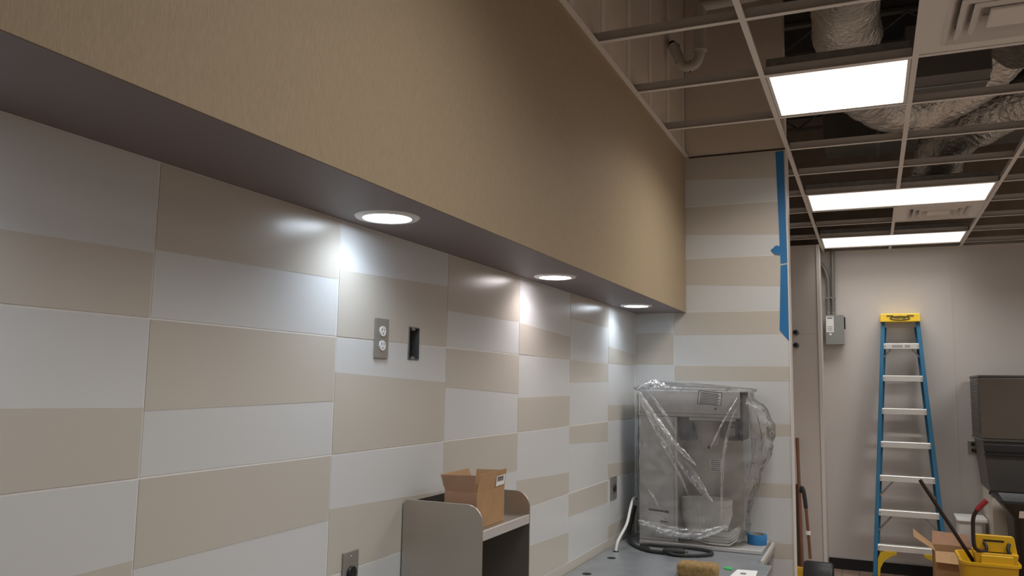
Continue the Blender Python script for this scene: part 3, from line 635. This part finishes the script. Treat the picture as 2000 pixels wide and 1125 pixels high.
# clear plastic cover
def bag():
    b = MB(); NT, NZ = 150, 90
    xr = [(-.80, -.645), (-.72, -.63), (-.6, -.605), (-.5, -.575), (-.35, -.512), (-.2, -.490), (-.12, -.53), (-.05, -.60), (.0, -.612)]
    def R(z):
        for (a, xa), (c, xc) in zip(xr, xr[1:]):
            if z <= c: t = max(0, (z-a)/(c-a)); t = t*t*(3-2*t); return xa + (xc-xa)*t
        return xr[-1][1]
    def sup(t, n):
        c, s = math.cos(t), math.sin(t)
        return math.copysign(abs(c)**(2/n), c), math.copysign(abs(s)**(2/n), s)
    rings = []
    for j in range(NZ+1):
        v = j/NZ
        if v < .86: z = -.800 + (v/.86)*.792; sh = 1.0
        else: sh = 1 - ((v-.86)/.14); z = -.008 + .012*math.sin((1-sh)*1.5)
        xl = -1.192; xR = R(z) + (.006*noise.noise(Vector((0, 3.3, z*9))) if z > -.6 else 0); yf = 4.437; yb = 4.728
        # gathered band near the bottom
        cx, cy = (xl+xR)/2, (yf+yb)/2; hx, hy = (xR-xl)/2, (yb-yf)/2
        ring = []
        for k in range(NT):
            t = 2*math.pi*k/NT; c, s = sup(t, 7)
            x = cx + c*hx*max(sh, .002); y = cy + s*hy*max(sh, .002)
            p = Vector((x, y, z))
            # diagonal tension folds and fine crumple, pushed outwards
            d = .5 + .5*math.sin(38*(x*.75 - z*.9) + 3*noise.noise(p*5))
            rid = 1 - abs(noise.noise(p*13)); rid2 = 1 - abs(noise.noise(p*34+Vector((3, 1, 2))))
            amp = .004 + .005*max(0, (x + .68)/.18) + (.012 if z > -.03 else 0)
            off = amp*(1.0*d**3 + 1.3*rid**4 + .55*rid2**4)
            if -.80 < z < -.73: off += .010*(.5+.5*math.sin(z*420 + 2.5*noise.noise(p*6)))
            n = Vector((c*abs(c)**3, s*abs(s)**3, .0)); n = n.normalized() if n.length > 1e-6 else Vector((0, 0, 1))
            q = p + n*off*sh
            q.z += (1-sh)*.014*rid**3 + (.038*math.exp(-((x+1.09)/.09)**2)*(1-sh)**.6) * (.5+.5*rid2)
            q.y = min(q.y, 4.765)
            ring.append(b.bm.verts.new((q.x, q.y, q.z + ZC)))
        rings.append(ring)
    for A, B in zip(rings, rings[1:]):
        for k in range(NT): b.bm.faces.new((A[k], A[(k+1) % NT], B[(k+1) % NT], B[k]))
    b.bm.faces.new(rings[-1])
    o = b.build('plastic_cover', M_BAG, None, False)
    o.data.polygons.foreach_set('use_smooth', [True]*len(o.data.polygons))
    def fold(name, path, w0, seed):          # a doubled-over fold of film lying on the front of the cover
        P = smooth_path(path, 10); m = MB(); prev = None; NW = 10
        for i, q in enumerate(P):
            d = (P[min(i+1, len(P)-1)] - P[max(i-1, 0)]).normalized(); side = d.cross(Vector((0, 1, 0))).normalized()
            w = w0*(.06 + .94*math.sin(math.pi*(i+.5)/len(P))**.7) * (1 + .3*noise.noise(Vector((i*.35, seed, 0))))
            row = []
            for k in range(NW+1):
                t = k/NW - .5; c = q + side*w*t
                c.y += -min(.010, w*.3)*math.cos(t*math.pi) - min(.006, w*.16)*noise.noise(Vector((i*.5, k*.9, seed)))
                row.append(m.bm.verts.new((c.x, c.y, c.z + ZC)))
            if prev:
                for k in range(NW): m.bm.faces.new((prev[k], prev[k+1], row[k+1], row[k]))
            prev = row
        m.build(name, M_BAG, o, True)
    y = 4.428
    for pth, w, sd in (
        ([(-1.175, y, -.03), (-1.12, y, -.13), (-1.02, y, -.28), (-.92, y, -.42), (-.84, y, -.53), (-.78, y, -.60)], .06, 1),
        ([(-1.17, y-.004, -.03), (-1.08, y-.004, -.17), (-.99, y-.004, -.29), (-.91, y-.004, -.37), (-.86, y-.004, -.42)], .026, 5),
        ([(-1.175, y-.003, -.05), (-1.11, y-.003, -.18), (-1.03, y-.003, -.33), (-.95, y-.003, -.47), (-.90, y-.003, -.58)], .016, 25),
        ([(-1.12, y-.003, -.03), (-1.04, y-.003, -.14), (-.97, y-.003, -.25)], .018, 29),
        ([(-.655, y, -.12), (-.69, y, -.22), (-.72, y, -.38), (-.73, y, -.55), (-.735, y, -.68)], .016, 9),
        ([(-.64, y, -.05), (-.72, y, -.19), (-.79, y, -.33)], .012, 33),
        ([(-.60, y+.02, -.06), (-.575, y+.02, -.20), (-.57, y+.02, -.36), (-.60, y+.02, -.50)], .022, 37),
        ([(-.55, y+.04, -.14), (-.525, y+.04, -.24), (-.53, y+.04, -.36)], .018, 41),
        ([(-1.12, y, -.56), (-1.09, y, -.60), (-1.06, y, -.66)], .012, 45),
        ([(-1.175, y-.004, -.725), (-1.08, y-.008, -.752), (-.95, y-.010, -.772), (-.83, y-.008, -.765), (-.70, y-.004, -.715)], .055, 13),
        ([(-1.17, y-.012, -.740), (-1.02, y-.014, -.770), (-.88, y-.014, -.782), (-.74, y-.010, -.745)], .030, 17),
        ([(-1.10, y-.016, -.765), (-1.0, y-.018, -.785), (-.90, y-.018, -.790)], .02, 49),
        ([(-1.185, y, -.03), (-1.13, y, .006), (-1.06, y, .005), (-1.0, y, -.02), (-.93, y, -.03)], .035, 21),
        ([(-1.16, y+.03, -.005), (-1.10, y+.03, .022), (-1.03, y+.03, .010)], .022, 53)):
        fold('film_fold', pth, w, sd)
    return tag(o, 'crumpled clear plastic bag pulled over the coffee brewer', 'plastic cover')
bag()

# cords, tape, sponge on the counter
pc = empty('power_cord', (-1.0, 4.3, ZCT), 'thick black power cord looped on the counter before the brewer', 'cord')
z = ZCT + .010
MB().tube(smooth_path([(-1.245, 4.62, ZCT+.17), (-1.252, 4.58, ZCT+.10), (-1.248, 4.50, ZCT+.035), (-1.19, 4.36, z), (-1.08, 4.235, z), (-.985, 4.215, z)], 10), .0095, 12).build('cable', M_BLACKR, pc, True)
MB().tube([(-.99, 4.214, z+.008), (-.965, 4.214, z+.009), (-.895, 4.228, z+.009), (-.885, 4.23, z+.009)], [.012, .019, .019, .013], 16).build('plug', M_BLACKR, pc, True)
for s in (-.006, .006): MB().box(-.886, -.868, 4.229+s, 4.2305+s, z+.006, z+.013).build('prong', M_GALV, pc)
MB().tube(smooth_path([(-.99, 4.222, z+.012), (-.93, 4.19, z), (-.84, 4.21, z), (-.775, 4.27, z), (-.765, 4.325, z), (-.80, 4.375, z), (-.9, 4.40, z), (-1.03, 4.385, z), (-1.12, 4.38, z), (-1.135, 4.33, z), (-1.08, 4.27, z)], 10), .0085, 12).build('cable', M_BLACKR, pc, True)
tag(MB().tube(smooth_path([(-1.226, 4.17, ZCT+.002), (-1.222, 4.20, ZCT+.05), (-1.205, 4.30, ZCT+.12), (-1.212, 4.40, ZCT+.19), (-1.235, 4.55, ZCT+.22), (-1.24, 4.70, ZCT+.20)], 10), .0075, 10).build('white_cable', M_WHITEP, None, True), 'thin white cable rising from the counter hole to the brewer', 'cable')
tp = empty('tape_roll', (-.567, 4.62, ZCT+.022), 'roll of blue painter\'s tape standing flat on the steel tray', 'tape')
MB().lathe([(.040, .0005), (.049, .0005), (.050, .002), (.050, .050), (.049, .0515), (.040, .0515), (.040, .0005)], (-.580, 4.62, ZCT+.0225), 48, cap=False).build('tape_winding', M_BLUETAPE, tp, True)
MB().lathe([(.037, .001), (.0398, .001), (.0398, .0505), (.037, .0505), (.037, .001)], (-.580, 4.62, ZCT+.0225), 48, cap=False).build('core', M_TAPECORE, tp, True)
b = MB().box(-.825, -.65, 3.76, 3.86, ZCT+.001, ZCT+.062); b.bevel(.016, 3)
bmesh.ops.subdivide_edges(b.bm, edges=b.bm.edges[:], cuts=3, use_grid_fill=True)
for v in b.bm.verts:
    q = v.co
    if q.z > ZCT+.004: v.co = q + Vector((noise.noise(q*40), noise.noise(q*40+Vector((9,0,0))), noise.noise(q*40+Vector((0,9,0)))))*.003
tag(b.build('sponge', M_SPONGE, None, True), 'brown rectangular sponge on the counter at the bottom edge', 'sponge')
gt = tag(MB().hexa([(-.66, 4.03, ZCT+.0005), (-.62, 4.01, ZCT+.0005), (-.625, 4.06, ZCT+.0005), (-.655, 4.08, ZCT+.0005), (-.662, 4.03, ZCT+.003), (-.62, 4.01, ZCT+.006), (-.625, 4.06, ZCT+.004), (-.655, 4.08, ZCT+.002)]).build('green_tag', M_GREEN), 'bright green scrap of tape beside the sponge', 'tape')
ps = empty('paper_sheet', (-.55, 3.96, ZCT), 'white printed paper sheet on the counter near its front edge', 'paper')
MB().hexa([(-.615, 3.82, ZCT+.0006), (-.50, 3.84, ZCT+.0006), (-.51, 4.06, ZCT+.0006), (-.60, 4.045, ZCT+.0006), (-.615, 3.82, ZCT+.0012), (-.50, 3.84, ZCT+.0012), (-.51, 4.06, ZCT+.0012), (-.60, 4.045, ZCT+.0012)]).build('sheet', M_LABEL, ps)
MB().box(-.575, -.55, 3.95, 3.985, ZCT+.0013, ZCT+.0016).build('print_block', mat('print_grey', (.2, .2, .2), .7), ps)

# blue masking tape strips on the end wall edge
def strip(poly, label, name='masking_tape'):
    return tag(MB().prism(poly, 'y', YE-.0022, YE-.0008).build(name, M_BLUETAPE), label, 'tape', 'blue tape on the end wall edge')
strip([(-.462, ZCEIL-.02), (-.418, ZCEIL-.02), (-.411, ZC+.70), (-.447, ZC+.694)], 'upper long strip of blue tape on the tiled wall edge')
strip([(-.447, ZC+.685), (-.411, ZC+.690), (-.411, ZC+.26), (-.432, ZC+.285), (-.459, ZC+.32)], 'lower strip of blue tape with torn pointed end')
tag(MB().prism([(-.498, ZC+.775), (-.47, ZC+.80), (-.448, ZC+.795), (-.449, ZC+.745), (-.475, ZC+.75)], 'y', YE-.006, YE-.0035).build('masking_tape', M_BLUETAPE), 'small loose tab of blue tape sticking out to the left', 'tape', 'blue tape on the end wall edge')

# ------------------------------------------------------------------ back of the kitchen
# safety switch with conduits
sb = empty('switch_box', (-.31, YB-.05, ZC+.434), 'grey electrical disconnect box with conduits on the back wall', 'switch box')
YS = YB - .003
MB().box(-.392, -.226, YS-.10, YS-.001, ZC+.434, ZC+.72).bevel(.004, 1).build('enclosure', M_GREYBOX, sb)
MB().box(-.394, -.224, YS-.104, YS-.0995, ZC+.430, ZC+.722).bevel(.002, 1).build('cover', M_GREYBOX, sb)
lb = MB().box(-.387, -.318, YS-.1052, YS-.1042, ZC+.55, ZC+.705).build('label', M_LABEL, sb)
b = MB(); b.box(-.377, -.328, YS-.1058, YS-.1053, ZC+.685, ZC+.694)
for k in range(3): b.box(-.375, -.33, YS-.1058, YS-.1053, ZC+.57+k*.016, ZC+.574+k*.016)
b.build('label_print', M_INK, lb)
MB().lathe([(.012, 0), (.012, -.001)], (-.35, YS-.1042, ZC+.53), 16, axis='y').build('seal', M_LABEL, sb)
MB().box(-.224, -.212, YS-.085, YS-.055, ZC+.58, ZC+.70).bevel(.003, 1).build('lever', M_BLACK, sb)
c1 = MB().tube([(-.319, YS-.035, ZC+.735), (-.315, YS-.035, ZCEIL+.3)], .019, 14).build('conduit', M_CONDUIT, sb, True)
MB().tube(smooth_path([(-.366, YS-.035, ZC+.735), (-.362, YS-.035, ZC+1.0), (-.372, YS-.035, ZC+1.12), (-.405, YS-.035, ZC+1.21), (-.43, YS-.035, ZC+1.245)], 8), .019, 14).build('conduit', M_CONDUIT, sb, True)
for x in (-.319, -.366): MB().lathe([(.022, 0), (.022, .03), (.019, .034)], (x, YS-.035, ZC+.719), 14).build('connector', M_CONDUIT, sb)
for x in (-.317, -.363):
    MB().box(x-.03, x+.02, YS-.054, YS-.003, ZC+.885, ZC+.905).build('strap', M_GALV, sb)
# stub pipes on the bump-out
for k, zz in enumerate((.521, .400)):
    p = empty('pipe_stub', (-.63, YBU-.003, ZC+zz), ['upper', 'lower'][k] + ' capped pipe stub sticking out of the bump-out wall', 'pipe', 'pipe stubs on the bump-out')
    MB().lathe([(.030, 0), (.028, -.006), (.014, -.007)], (-.64, YBU-.0035, ZC+zz), 20, axis='y').build('escutcheon', M_GALV, p)
    MB().tube([(-.64, YBU-.008, ZC+zz), (-.64, YBU-.06, ZC+zz)], .011, 12).build('pipe', M_GALV, p, True)
    MB().tube([(-.64, YBU-.055, ZC+zz), (-.64, YBU-.10, ZC+zz)], .021, 14).build('cap', M_BLACK, p, True)

# step ladder leaning folded on the back wall
LB, LT = 8.26, 8.585; HL = 2.435
def lad(x, zz, d):                           # d: distance towards the wall from the front face
    return Vector((x, LB + (LT-LB)*zz/HL + d, zz))
def rail_x(s, zz): return (-.040 + (.152)*zz/HL) if s < 0 else (.590 - .155*zz/HL)
ld = empty('step_ladder', (.27, LB, 0), 'blue fibreglass step ladder with yellow top leaning on the back wall', 'ladder')
for s in (-1, 1):
    def rail(name, w, d0, d1, za, zb, inset, m):
        P = []
        for zz in (za, zb):
            x = rail_x(s, zz) + (-s)*inset; x2 = x - s*w
            a, c = min(x, x2), max(x, x2)
            P += [lad(a, zz, d0), lad(c, zz, d0), lad(c, zz, d1), lad(a, zz, d1)]
        return MB().hexa(P).bevel(.003, 1).build(name, m, ld)
    rail('side_rail', .034, 0, .070, .03, HL-.06, 0, M_BLUE)
    rail('rear_rail', .030, .085, .12, .03, HL-.12, .02, M_BLUE)
    rail('foot_pad', .044, -.006, .076, 0, .045, -.004, M_BLACKR)
cap = MB().hexa([lad(.098, HL-.075, -.03), lad(.448, HL-.075, -.03), lad(.448, HL-.075, .115), lad(.098, HL-.075, .115), lad(.102, HL+.006, -.026), lad(.444, HL+.006, -.026), lad(.444, HL+.006, .112), lad(.102, HL+.006, .112)]).bevel(.006, 2).build('top_cap', M_YELLOW, ld)
yc = lad(.273, HL-.035, -.031)
ring = [(.27+.085*math.cos(t), HL-.040+.018*math.sin(t)) for t in [2*math.pi*k/32 for k in range(32)]]
b = MB(); b.tube([(px, yc.y - .0005 + (pz-yc.z)*.13, pz) for px, pz in ring], .0035, 6, closed=True); b.build('logo_ring', M_INK, cap)
text_mesh('WERNER', .026, M_INK, 'logo_text', cap, Matrix.Translation((.27, yc.y-.001, HL-.040)) @ Matrix.Rotation(math.radians(90), 4, 'X'))
for x in (.185, .36): MB().box(x-.03, x+.03, yc.y-.0005, yc.y+.004, HL-.018, HL-.012).build('slot', M_INK, cap)
for k in range(1, 8):
    zz = .3048*k
    a, c = rail_x(-1, zz) + .030, rail_x(1, zz) - .030
    st = MB().hexa([lad(a, zz-.032, -.004), lad(c, zz-.032, -.004), lad(c, zz-.032, .072), lad(a, zz-.032, .072), lad(a, zz+.022, -.006), lad(c, zz+.022, -.006), lad(c, zz+.022, .074), lad(a, zz+.022, .074)]).bevel(.004, 1).build('step', M_ALU, ld)
    for s in (a+.012, c-.012):
        q = lad(s, zz-.005, -.0055); MB().lathe([(.005, 0), (.004, -.003)], q, 8, axis='y').build('rivet', M_GALV, st)
    if k == 7:
        MB().box(a+.07, a+.16, lad(0, zz, 0).y-.0072, lad(0, zz, 0).y-.005, zz-.018, zz+.006).build('label', mat('step_label', (.4, .38, .38), .6), st)
        MB().box(a+.18, a+.225, lad(0, zz, 0).y-.0072, lad(0, zz, 0).y-.005, zz-.018, zz+.006).build('label', mat('step_label', (.4, .38, .38), .6), st)
    if k in (2, 3, 7):
        for s, e in ((1, a), (-1, c)):
            w = .11 if k < 7 else .06; h = .13 if k < 7 else .075
            MB().bar(lad(e + s*w, zz-.034, .035), lad(e - s*.004, zz-.034-h, .035), .014 if k < 7 else .03, .014 if k < 7 else .012).build('brace', M_GALV, ld)
    if k == 1:
        for s, e in ((1, a), (-1, c)):
            P = [(e + s*.155, zz-.032), (e + s*.155, zz-.052), (e + s*.10, zz-.075), (e + s*.05, zz-.12), (e + s*.02, zz-.18), (e + s*.012, zz-.25), (e - s*.008, zz-.25), (e, zz-.10), (e + s*.02, zz-.05), (e + s*.05, zz-.032)]
            if s < 0: P = P[::-1]
            yy = lad(0, zz, 0).y - .02; MB().prism(P, 'y', yy, yy+.05).build('corner_brace', M_YELLOW, ld)
for zz in (.6, 1.3): MB().bar(lad(rail_x(-1, zz)+.03, zz, .115), lad(rail_x(1, zz)-.03, zz, .115), .02, .03).build('rear_bar', M_ALU, ld)

# wall outlet by the ice machine
wo = empty('wall_outlet', (.85, YB-.003, ZC-.566), 'small square steel outlet on the back wall beside the ice machine', 'outlet')
MB().box(.80, .885, YS-.006, YS-.0005, ZC-.575, ZC-.455).bevel(.002, 1).build('cover_plate', M_PLATE, wo)
for z in (-.487, -.543): MB().lathe([(.017, 0), (.017, -.003)], (.843, YS-.006, ZC+z), 20, axis='y').build('receptacle', M_BLACK, wo)
MB().box(.845, .875, YS-.045, YS-.010, ZC-.56, ZC-.525).bevel(.004, 1).build('plug', M_BLACKR, wo)

# ice machine on its bin
im = empty('ice_machine', (1.2, 8.3, 0), 'grey ice machine head on a dark storage bin at the right edge', 'ice machine')
IX0, IX1, IY0, IY1 = .835, 1.60, 7.93, 8.62
hdm = MB().box(IX0, IX1, IY0, IY1, ZC-.395, ZC+.115).bevel(.008, 2).build('head_unit', M_ICE, im)
MB().box(IX0-.006, IX1+.006, IY0-.006, IY1, ZC+.1155, ZC+.135).bevel(.004, 1).build('top_lid', M_ICEBIN, im)
MB().box(IX0-.006, IX1+.006, IY0-.006, IY1, ZC-.418, ZC-.396).bevel(.004, 1).build('base_rim', M_ICEBIN, im)
for k in range(24):
    z = ZC-.36 + k*.0195; MB().box(IX0-.006, IX0, IY0+.05, IY1-.06, z, z+.010).build('vent_slat', M_ICEBIN, hdm)
bn = MB().hexa([(IX0+.05, IY0+.06, ZC-.83), (IX1-.02, IY0+.06, ZC-.83), (IX1-.02, IY1, ZC-.83), (IX0+.05, IY1, ZC-.83), (IX0+.012, IY0+.01, ZC-.419), (IX1-.01, IY0+.01, ZC-.419), (IX1-.01, IY1, ZC-.419), (IX0+.012, IY1, ZC-.419)]).bevel(.006, 2).build('bin', M_ICEBIN, im)
MB().box(IX0+.014, IX1-.012, IY0-.004, IY0+.012, ZC-.50, ZC-.44).bevel(.004, 2).build('bin_door_rail', M_BLACK, im)
MB().box(IX0+.012, IX1-.01, IY0-.002, IY0+.014, ZC-.53, ZC-.515).bevel(.003, 1).build('bin_door_rail', M_BLACK, im)
MB().box(IX0+.04, IX1-.02, IY0+.05, IY0+.07, ZC-.855, ZC-.83).build('bin_sill', M_BLACK, im)
MB().box(IX0+.055, IX1-.02, IY0+.07, IY1, .12, ZC-.831).bevel(.008, 1).build('lower_cabinet', mat('cabinet_white', (.62, .56, .48), .5), im)
for x in (IX0+.1, IX1-.1):
    for y in (IY0+.15, IY1-.1): MB().lathe([(.02, 0), (.02, .01), (.014, .02), (.014, .12)], (x, y, 0), 12).build('leg', M_STEEL, im)

# mop bucket with wringer
mbk = empty('mop_bucket', (.74, 6.95, 0), 'yellow mop bucket with side-press wringer and red-gripped lever', 'mop bucket')
def loft(b, rings, close=True):
    R_ = [[b.bm.verts.new(p) for p in r] for r in rings]
    for A, B in zip(R_, R_[1:]):
        n = len(A)
        for k in range(n): b.bm.faces.new((A[k], A[(k+1) % n], B[(k+1) % n], B[k]))
    if close: b.bm.faces.new(R_[0][::-1]); b.bm.faces.new(R_[-1])
    return b
def rrect(cx, cy, hx, hy, r, z, n=5):
    out = []
    for sx, sy, a in ((1,1,0),(-1,1,90),(-1,-1,180),(1,-1,270)):
        for k in range(n+1):
            t = math.radians(a + 90*k/n); out.append((cx + sx*(hx-r) + r*math.cos(t), cy + sy*(hy-r) + r*math.sin(t), z))
    return out
BXc, BYc, BZT = .735, 7.02, ZC-1.205
loft(MB(), [rrect(BXc, BYc, .14, .19, .05, .075), rrect(BXc, BYc, .178, .235, .06, BZT-.02), rrect(BXc, BYc, .192, .25, .065, BZT-.018), rrect(BXc, BYc, .192, .25, .065, BZT), rrect(BXc, BYc, .172, .23, .055, BZT), rrect(BXc, BYc, .135, .185, .045, .09)]).build('tub', M_YBUCKET, mbk, True)
for sx in (-1, 1):
    for sy in (-1, 1):
        cst = MB().lathe([(.030, -.011), (.034, -.008), (.034, .008), (.030, .011)], (BXc+sx*.11, BYc+sy*.16, .034), 20, axis='x').build('caster', M_BLACKR, mbk, True)
        MB().box(BXc+sx*.11-.02, BXc+sx*.11+.02, BYc+sy*.16-.02, BYc+sy*.16+.02, .069, .08).build('caster_plate', M_GALV, cst)
WX0, WX1, WY0, WY1 = .625, .905, 6.80, 6.99; WZ1 = ZC-1.02
MB().hexa([(WX0+.04, WY0+.02, BZT-.16), (WX1-.04, WY0+.02, BZT-.16), (WX1-.04, WY1-.02, BZT-.16), (WX0+.04, WY1-.02, BZT-.16), (WX0+.01, WY0, BZT+.07), (WX1+.006, WY0, BZT+.07), (WX1+.006, WY1, BZT+.07), (WX0+.01, WY1, BZT+.07)]).bevel(.008, 2).build('wringer_body', M_YBUCKET, mbk)
bp = [(WX0+.01, BZT+.06), (WX1+.005, BZT+.06), (WX1-.012, WZ1-.01), (WX1-.025, WZ1), (WX0+.03, WZ1), (WX0+.015, WZ1-.012)]
wp = MB().prism(bp, 'y', WY0+.06, WY0+.09).bevel(.004, 1).build('wringer_plate', M_YBUCKET, mbk)
MB().box(.70, .83, WY0+.0585, WY0+.0602, WZ1-.045, WZ1-.032).build('hand_slot', M_HOLE, wp)
MB().box(WX0+.05, WX1-.03, WY0-.012, WY0+.01, BZT-.06, BZT+.055).bevel(.004, 1).build('press_panel', M_YBUCKET, mbk)
for x in (.705, .86):
    MB().tube(smooth_path([(x, WY0+.05, BZT+.135), (x+.012*(1 if x < .8 else -1), WY0+.03, BZT+.10), (x, WY0+.02, BZT+.065)], 5), .012, 10).build('hinge_arm', M_BLACK, mbk, True)
MB().bar((.705, WY0+.02, BZT+.072), (.86, WY0+.02, BZT+.072), .012, .01).build('pivot_bar', M_HANDLE, mbk)
lv = MB().tube(smooth_path([(.70, WY0+.02, BZT+.075), (.655, WY0+.0, BZT+.085), (.636, WY0-.01, BZT+.12), (.634, WY0-.01, BZT+.22), (.640, WY0-.01, BZT+.31), (.668, WY0-.01, BZT+.37)], 8), .0135, 12).build('lever', M_HANDLE, mbk, True)
MB().tube([(.664, WY0-.01, BZT+.362), (.690, WY0-.01, BZT+.395), (.728, WY0-.01, BZT+.435)], .0185, 14).build('grip', M_RED, lv, True)
mp = empty('mop', (.58, 6.93, .15), 'dark-handled mop leaning out of the yellow bucket', 'mop')
MB().tube([(.312, 6.90, ZC-.664), (.600, 6.93, ZC-1.155), (.645, 6.955, ZC-1.235)], .0135, 12).build('handle', M_HANDLE, mp, True)
b = MB()
for k in range(26):
    a = 2*math.pi*k/26; b.tube(smooth_path([(.645, 6.955, ZC-1.235), (.645+.04*math.cos(a), 6.955+.03*math.sin(a), ZC-1.30), (.65+.06*math.cos(a), 6.965+.05*math.sin(a), .13)], 4), .007, 6)
b.build('mop_strands', mat('mop_cotton', (.35, .32, .27), .9), mp, True)

# open carton before the ladder
oc = empty('open_carton', (.50, 7.75, 0), 'open brown carton with folded-out flaps before the ladder', 'box')
CX0, CX1, CY0, CY1, CZ = .43, .72, 7.62, 7.95, ZC-1.29
b = MB(); t = .006
b.box(CX0, CX1, CY0, CY1, 0, t).box(CX0, CX1, CY0, CY0+t, t, CZ).box(CX0, CX1, CY1-t, CY1, t, CZ).box(CX0, CX0+t, CY0+t, CY1-t, t, CZ).box(CX1-t, CX1, CY0+t, CY1-t, t, CZ)
b.build('carton_body', M_CARD, oc)
MB().hexa([(CX0, CY0, CZ), (CX0+t, CY0, CZ), (CX0+t, CY1, CZ), (CX0, CY1, CZ), (CX0-.15, CY0-.03, CZ+.10), (CX0-.15, CY0-.03, CZ+.105), (CX0-.14, CY1, CZ+.115), (CX0-.14, CY1, CZ+.11)]).build('flap', M_CARD, oc)
MB().hexa([(CX0, CY1-t, CZ), (CX1, CY1-t, CZ), (CX1, CY1, CZ), (CX0, CY1, CZ), (CX0+.01, CY1+.06, CZ+.10), (CX1-.02, CY1+.06, CZ+.085), (CX1-.02, CY1+.066, CZ+.085), (CX0+.01, CY1+.066, CZ+.10)]).build('flap', M_CARDIN, oc)
MB().hexa([(CX0+.005, CY0, CZ), (CX1-.005, CY0, CZ), (CX1-.005, CY0+t, CZ), (CX0+.005, CY0+t, CZ), (CX0, CY0-.10, CZ-.07), (CX1-.01, CY0-.10, CZ-.08), (CX1-.01, CY0-.094, CZ-.08), (CX0, CY0-.094, CZ-.07)]).build('flap', M_CARD, oc)
# white bin by the wall
wb = empty('white_bin', (.74, 8.3, 0), 'white plastic bin with overhanging lid behind the mop bucket', 'bin')
loft(MB(), [rrect(.745, 8.34, .09, .13, .03, 0), rrect(.745, 8.34, .10, .15, .03, ZC-1.125)]).build('bin_body', M_WHITEP, wb, True)
loft(MB(), [rrect(.76, 8.34, .118, .165, .03, ZC-1.124), rrect(.76, 8.34, .122, .17, .03, ZC-1.112), rrect(.76, 8.34, .118, .165, .03, ZC-1.095)]).build('lid', M_WHITEP, wb, True)
# black waste bin
tb = empty('waste_bin', (1.05, 7.1, 0), 'black plastic waste bin with white sticker at the right edge', 'bin')
TX, TY = 1.21, 7.60
ZBN = ZC-.825
loft(MB(), [rrect(TX, TY, .21, .2, .05, 0), rrect(TX, TY, .245, .24, .05, ZBN-.135), rrect(TX, TY, .325, .30, .05, ZBN-.022), rrect(TX, TY, .335, .31, .05, ZBN-.02), rrect(TX, TY, .335, .31, .05, ZBN), rrect(TX, TY, .315, .29, .05, ZBN), rrect(TX, TY, .235, .23, .05, ZBN-.13), rrect(TX, TY, .20, .19, .05, .02)]).build('bin_body', M_BLACK, tb, True)
for k in range(5):
    x = TX-.17 + k*.085; MB().hexa([(x, TY-.207, .05), (x+.012, TY-.207, .05), (x+.012, TY-.197, .05), (x, TY-.197, .05), (x, TY-.243, ZBN-.15), (x+.012, TY-.243, ZBN-.15), (x+.012, TY-.233, ZBN-.15), (x, TY-.233, ZBN-.15)]).build('rib', M_BLACK, tb)
MB().hexa([(.995, TY-.248, ZBN-.125), (1.05, TY-.248, ZBN-.125), (1.05, TY-.244, ZBN-.125), (.995, TY-.244, ZBN-.125), (.998, TY-.279, ZBN-.07), (1.055, TY-.279, ZBN-.07), (1.055, TY-.274, ZBN-.07), (.998, TY-.274, ZBN-.07)]).build('sticker', M_LABEL, tb)

# broom, dustpan and board behind the end wall
bm_ = empty('broom', (-.63, 8.0, 0), 'broom with reddish wooden handle leaning behind the tiled end wall', 'broom')
MB().tube([(-.648, 8.17, ZC-.466), (-.605, 7.86, .13)], .0145, 12).build('handle', M_WOODRED, bm_, True)
MB().hexa([(-.70, 7.80, .02), (-.54, 7.80, .02), (-.54, 7.88, .02), (-.70, 7.88, .02), (-.655, 7.835, .15), (-.575, 7.835, .15), (-.575, 7.875, .15), (-.655, 7.875, .15)]).bevel(.006, 1).build('head', M_YBUCKET, bm_)
MB().hexa([(-.71, 7.79, 0), (-.53, 7.79, 0), (-.53, 7.89, 0), (-.71, 7.89, 0), (-.70, 7.80, .02), (-.54, 7.80, .02), (-.54, 7.88, .02), (-.70, 7.88, .02)]).build('bristles', M_BLACKR, bm_)
dp = empty('dustpan', (-.46, 7.6, 0), 'black upright dustpan with long red-brown handle on the floor', 'dustpan')
MB().tube(smooth_path([(-.520, 7.62, .27), (-.535, 7.66, .48), (-.552, 7.69, .70)], 6), .0125, 12).build('handle', M_WOODRED, dp, True)
MB().tube(smooth_path([(-.551, 7.69, .68), (-.562, 7.70, .78), (-.574, 7.71, .84), (-.586, 7.72, .85), (-.592, 7.73, .81)], 6), .017, 12).build('grip', M_BLACKR, dp, True)
MB().lathe([(.02, 0), (.02, .03)], (-.535, 7.655, .465), 14).build('collar', M_LABEL, dp)
b = MB().prism([(7.46, 0), (7.72, 0), (7.72, .14), (7.66, .25), (7.56, .265), (7.48, .18)], 'x', -.575, -.335); b.bevel(.025, 2); b.build('pan_hood', M_BLACK, dp, True)
for k in range(9): MB().box(-.56+k*.025, -.55+k*.025, 7.462, 7.472, .05, .15).build('hood_rib', M_BLACKR, dp)
db = tag(MB().hexa([(-.76, 8.00, 0), (-.615, 8.00, 0), (-.615, 8.03, 0), (-.76, 8.03, 0), (-.80, 8.16, .83), (-.648, 8.16, .83), (-.648, 8.185, .83), (-.80, 8.185, .83)]).bevel(.003, 1).build('dark_board', M_DARKWOOD), 'dark brown board leaning beside the broom handle', 'board')
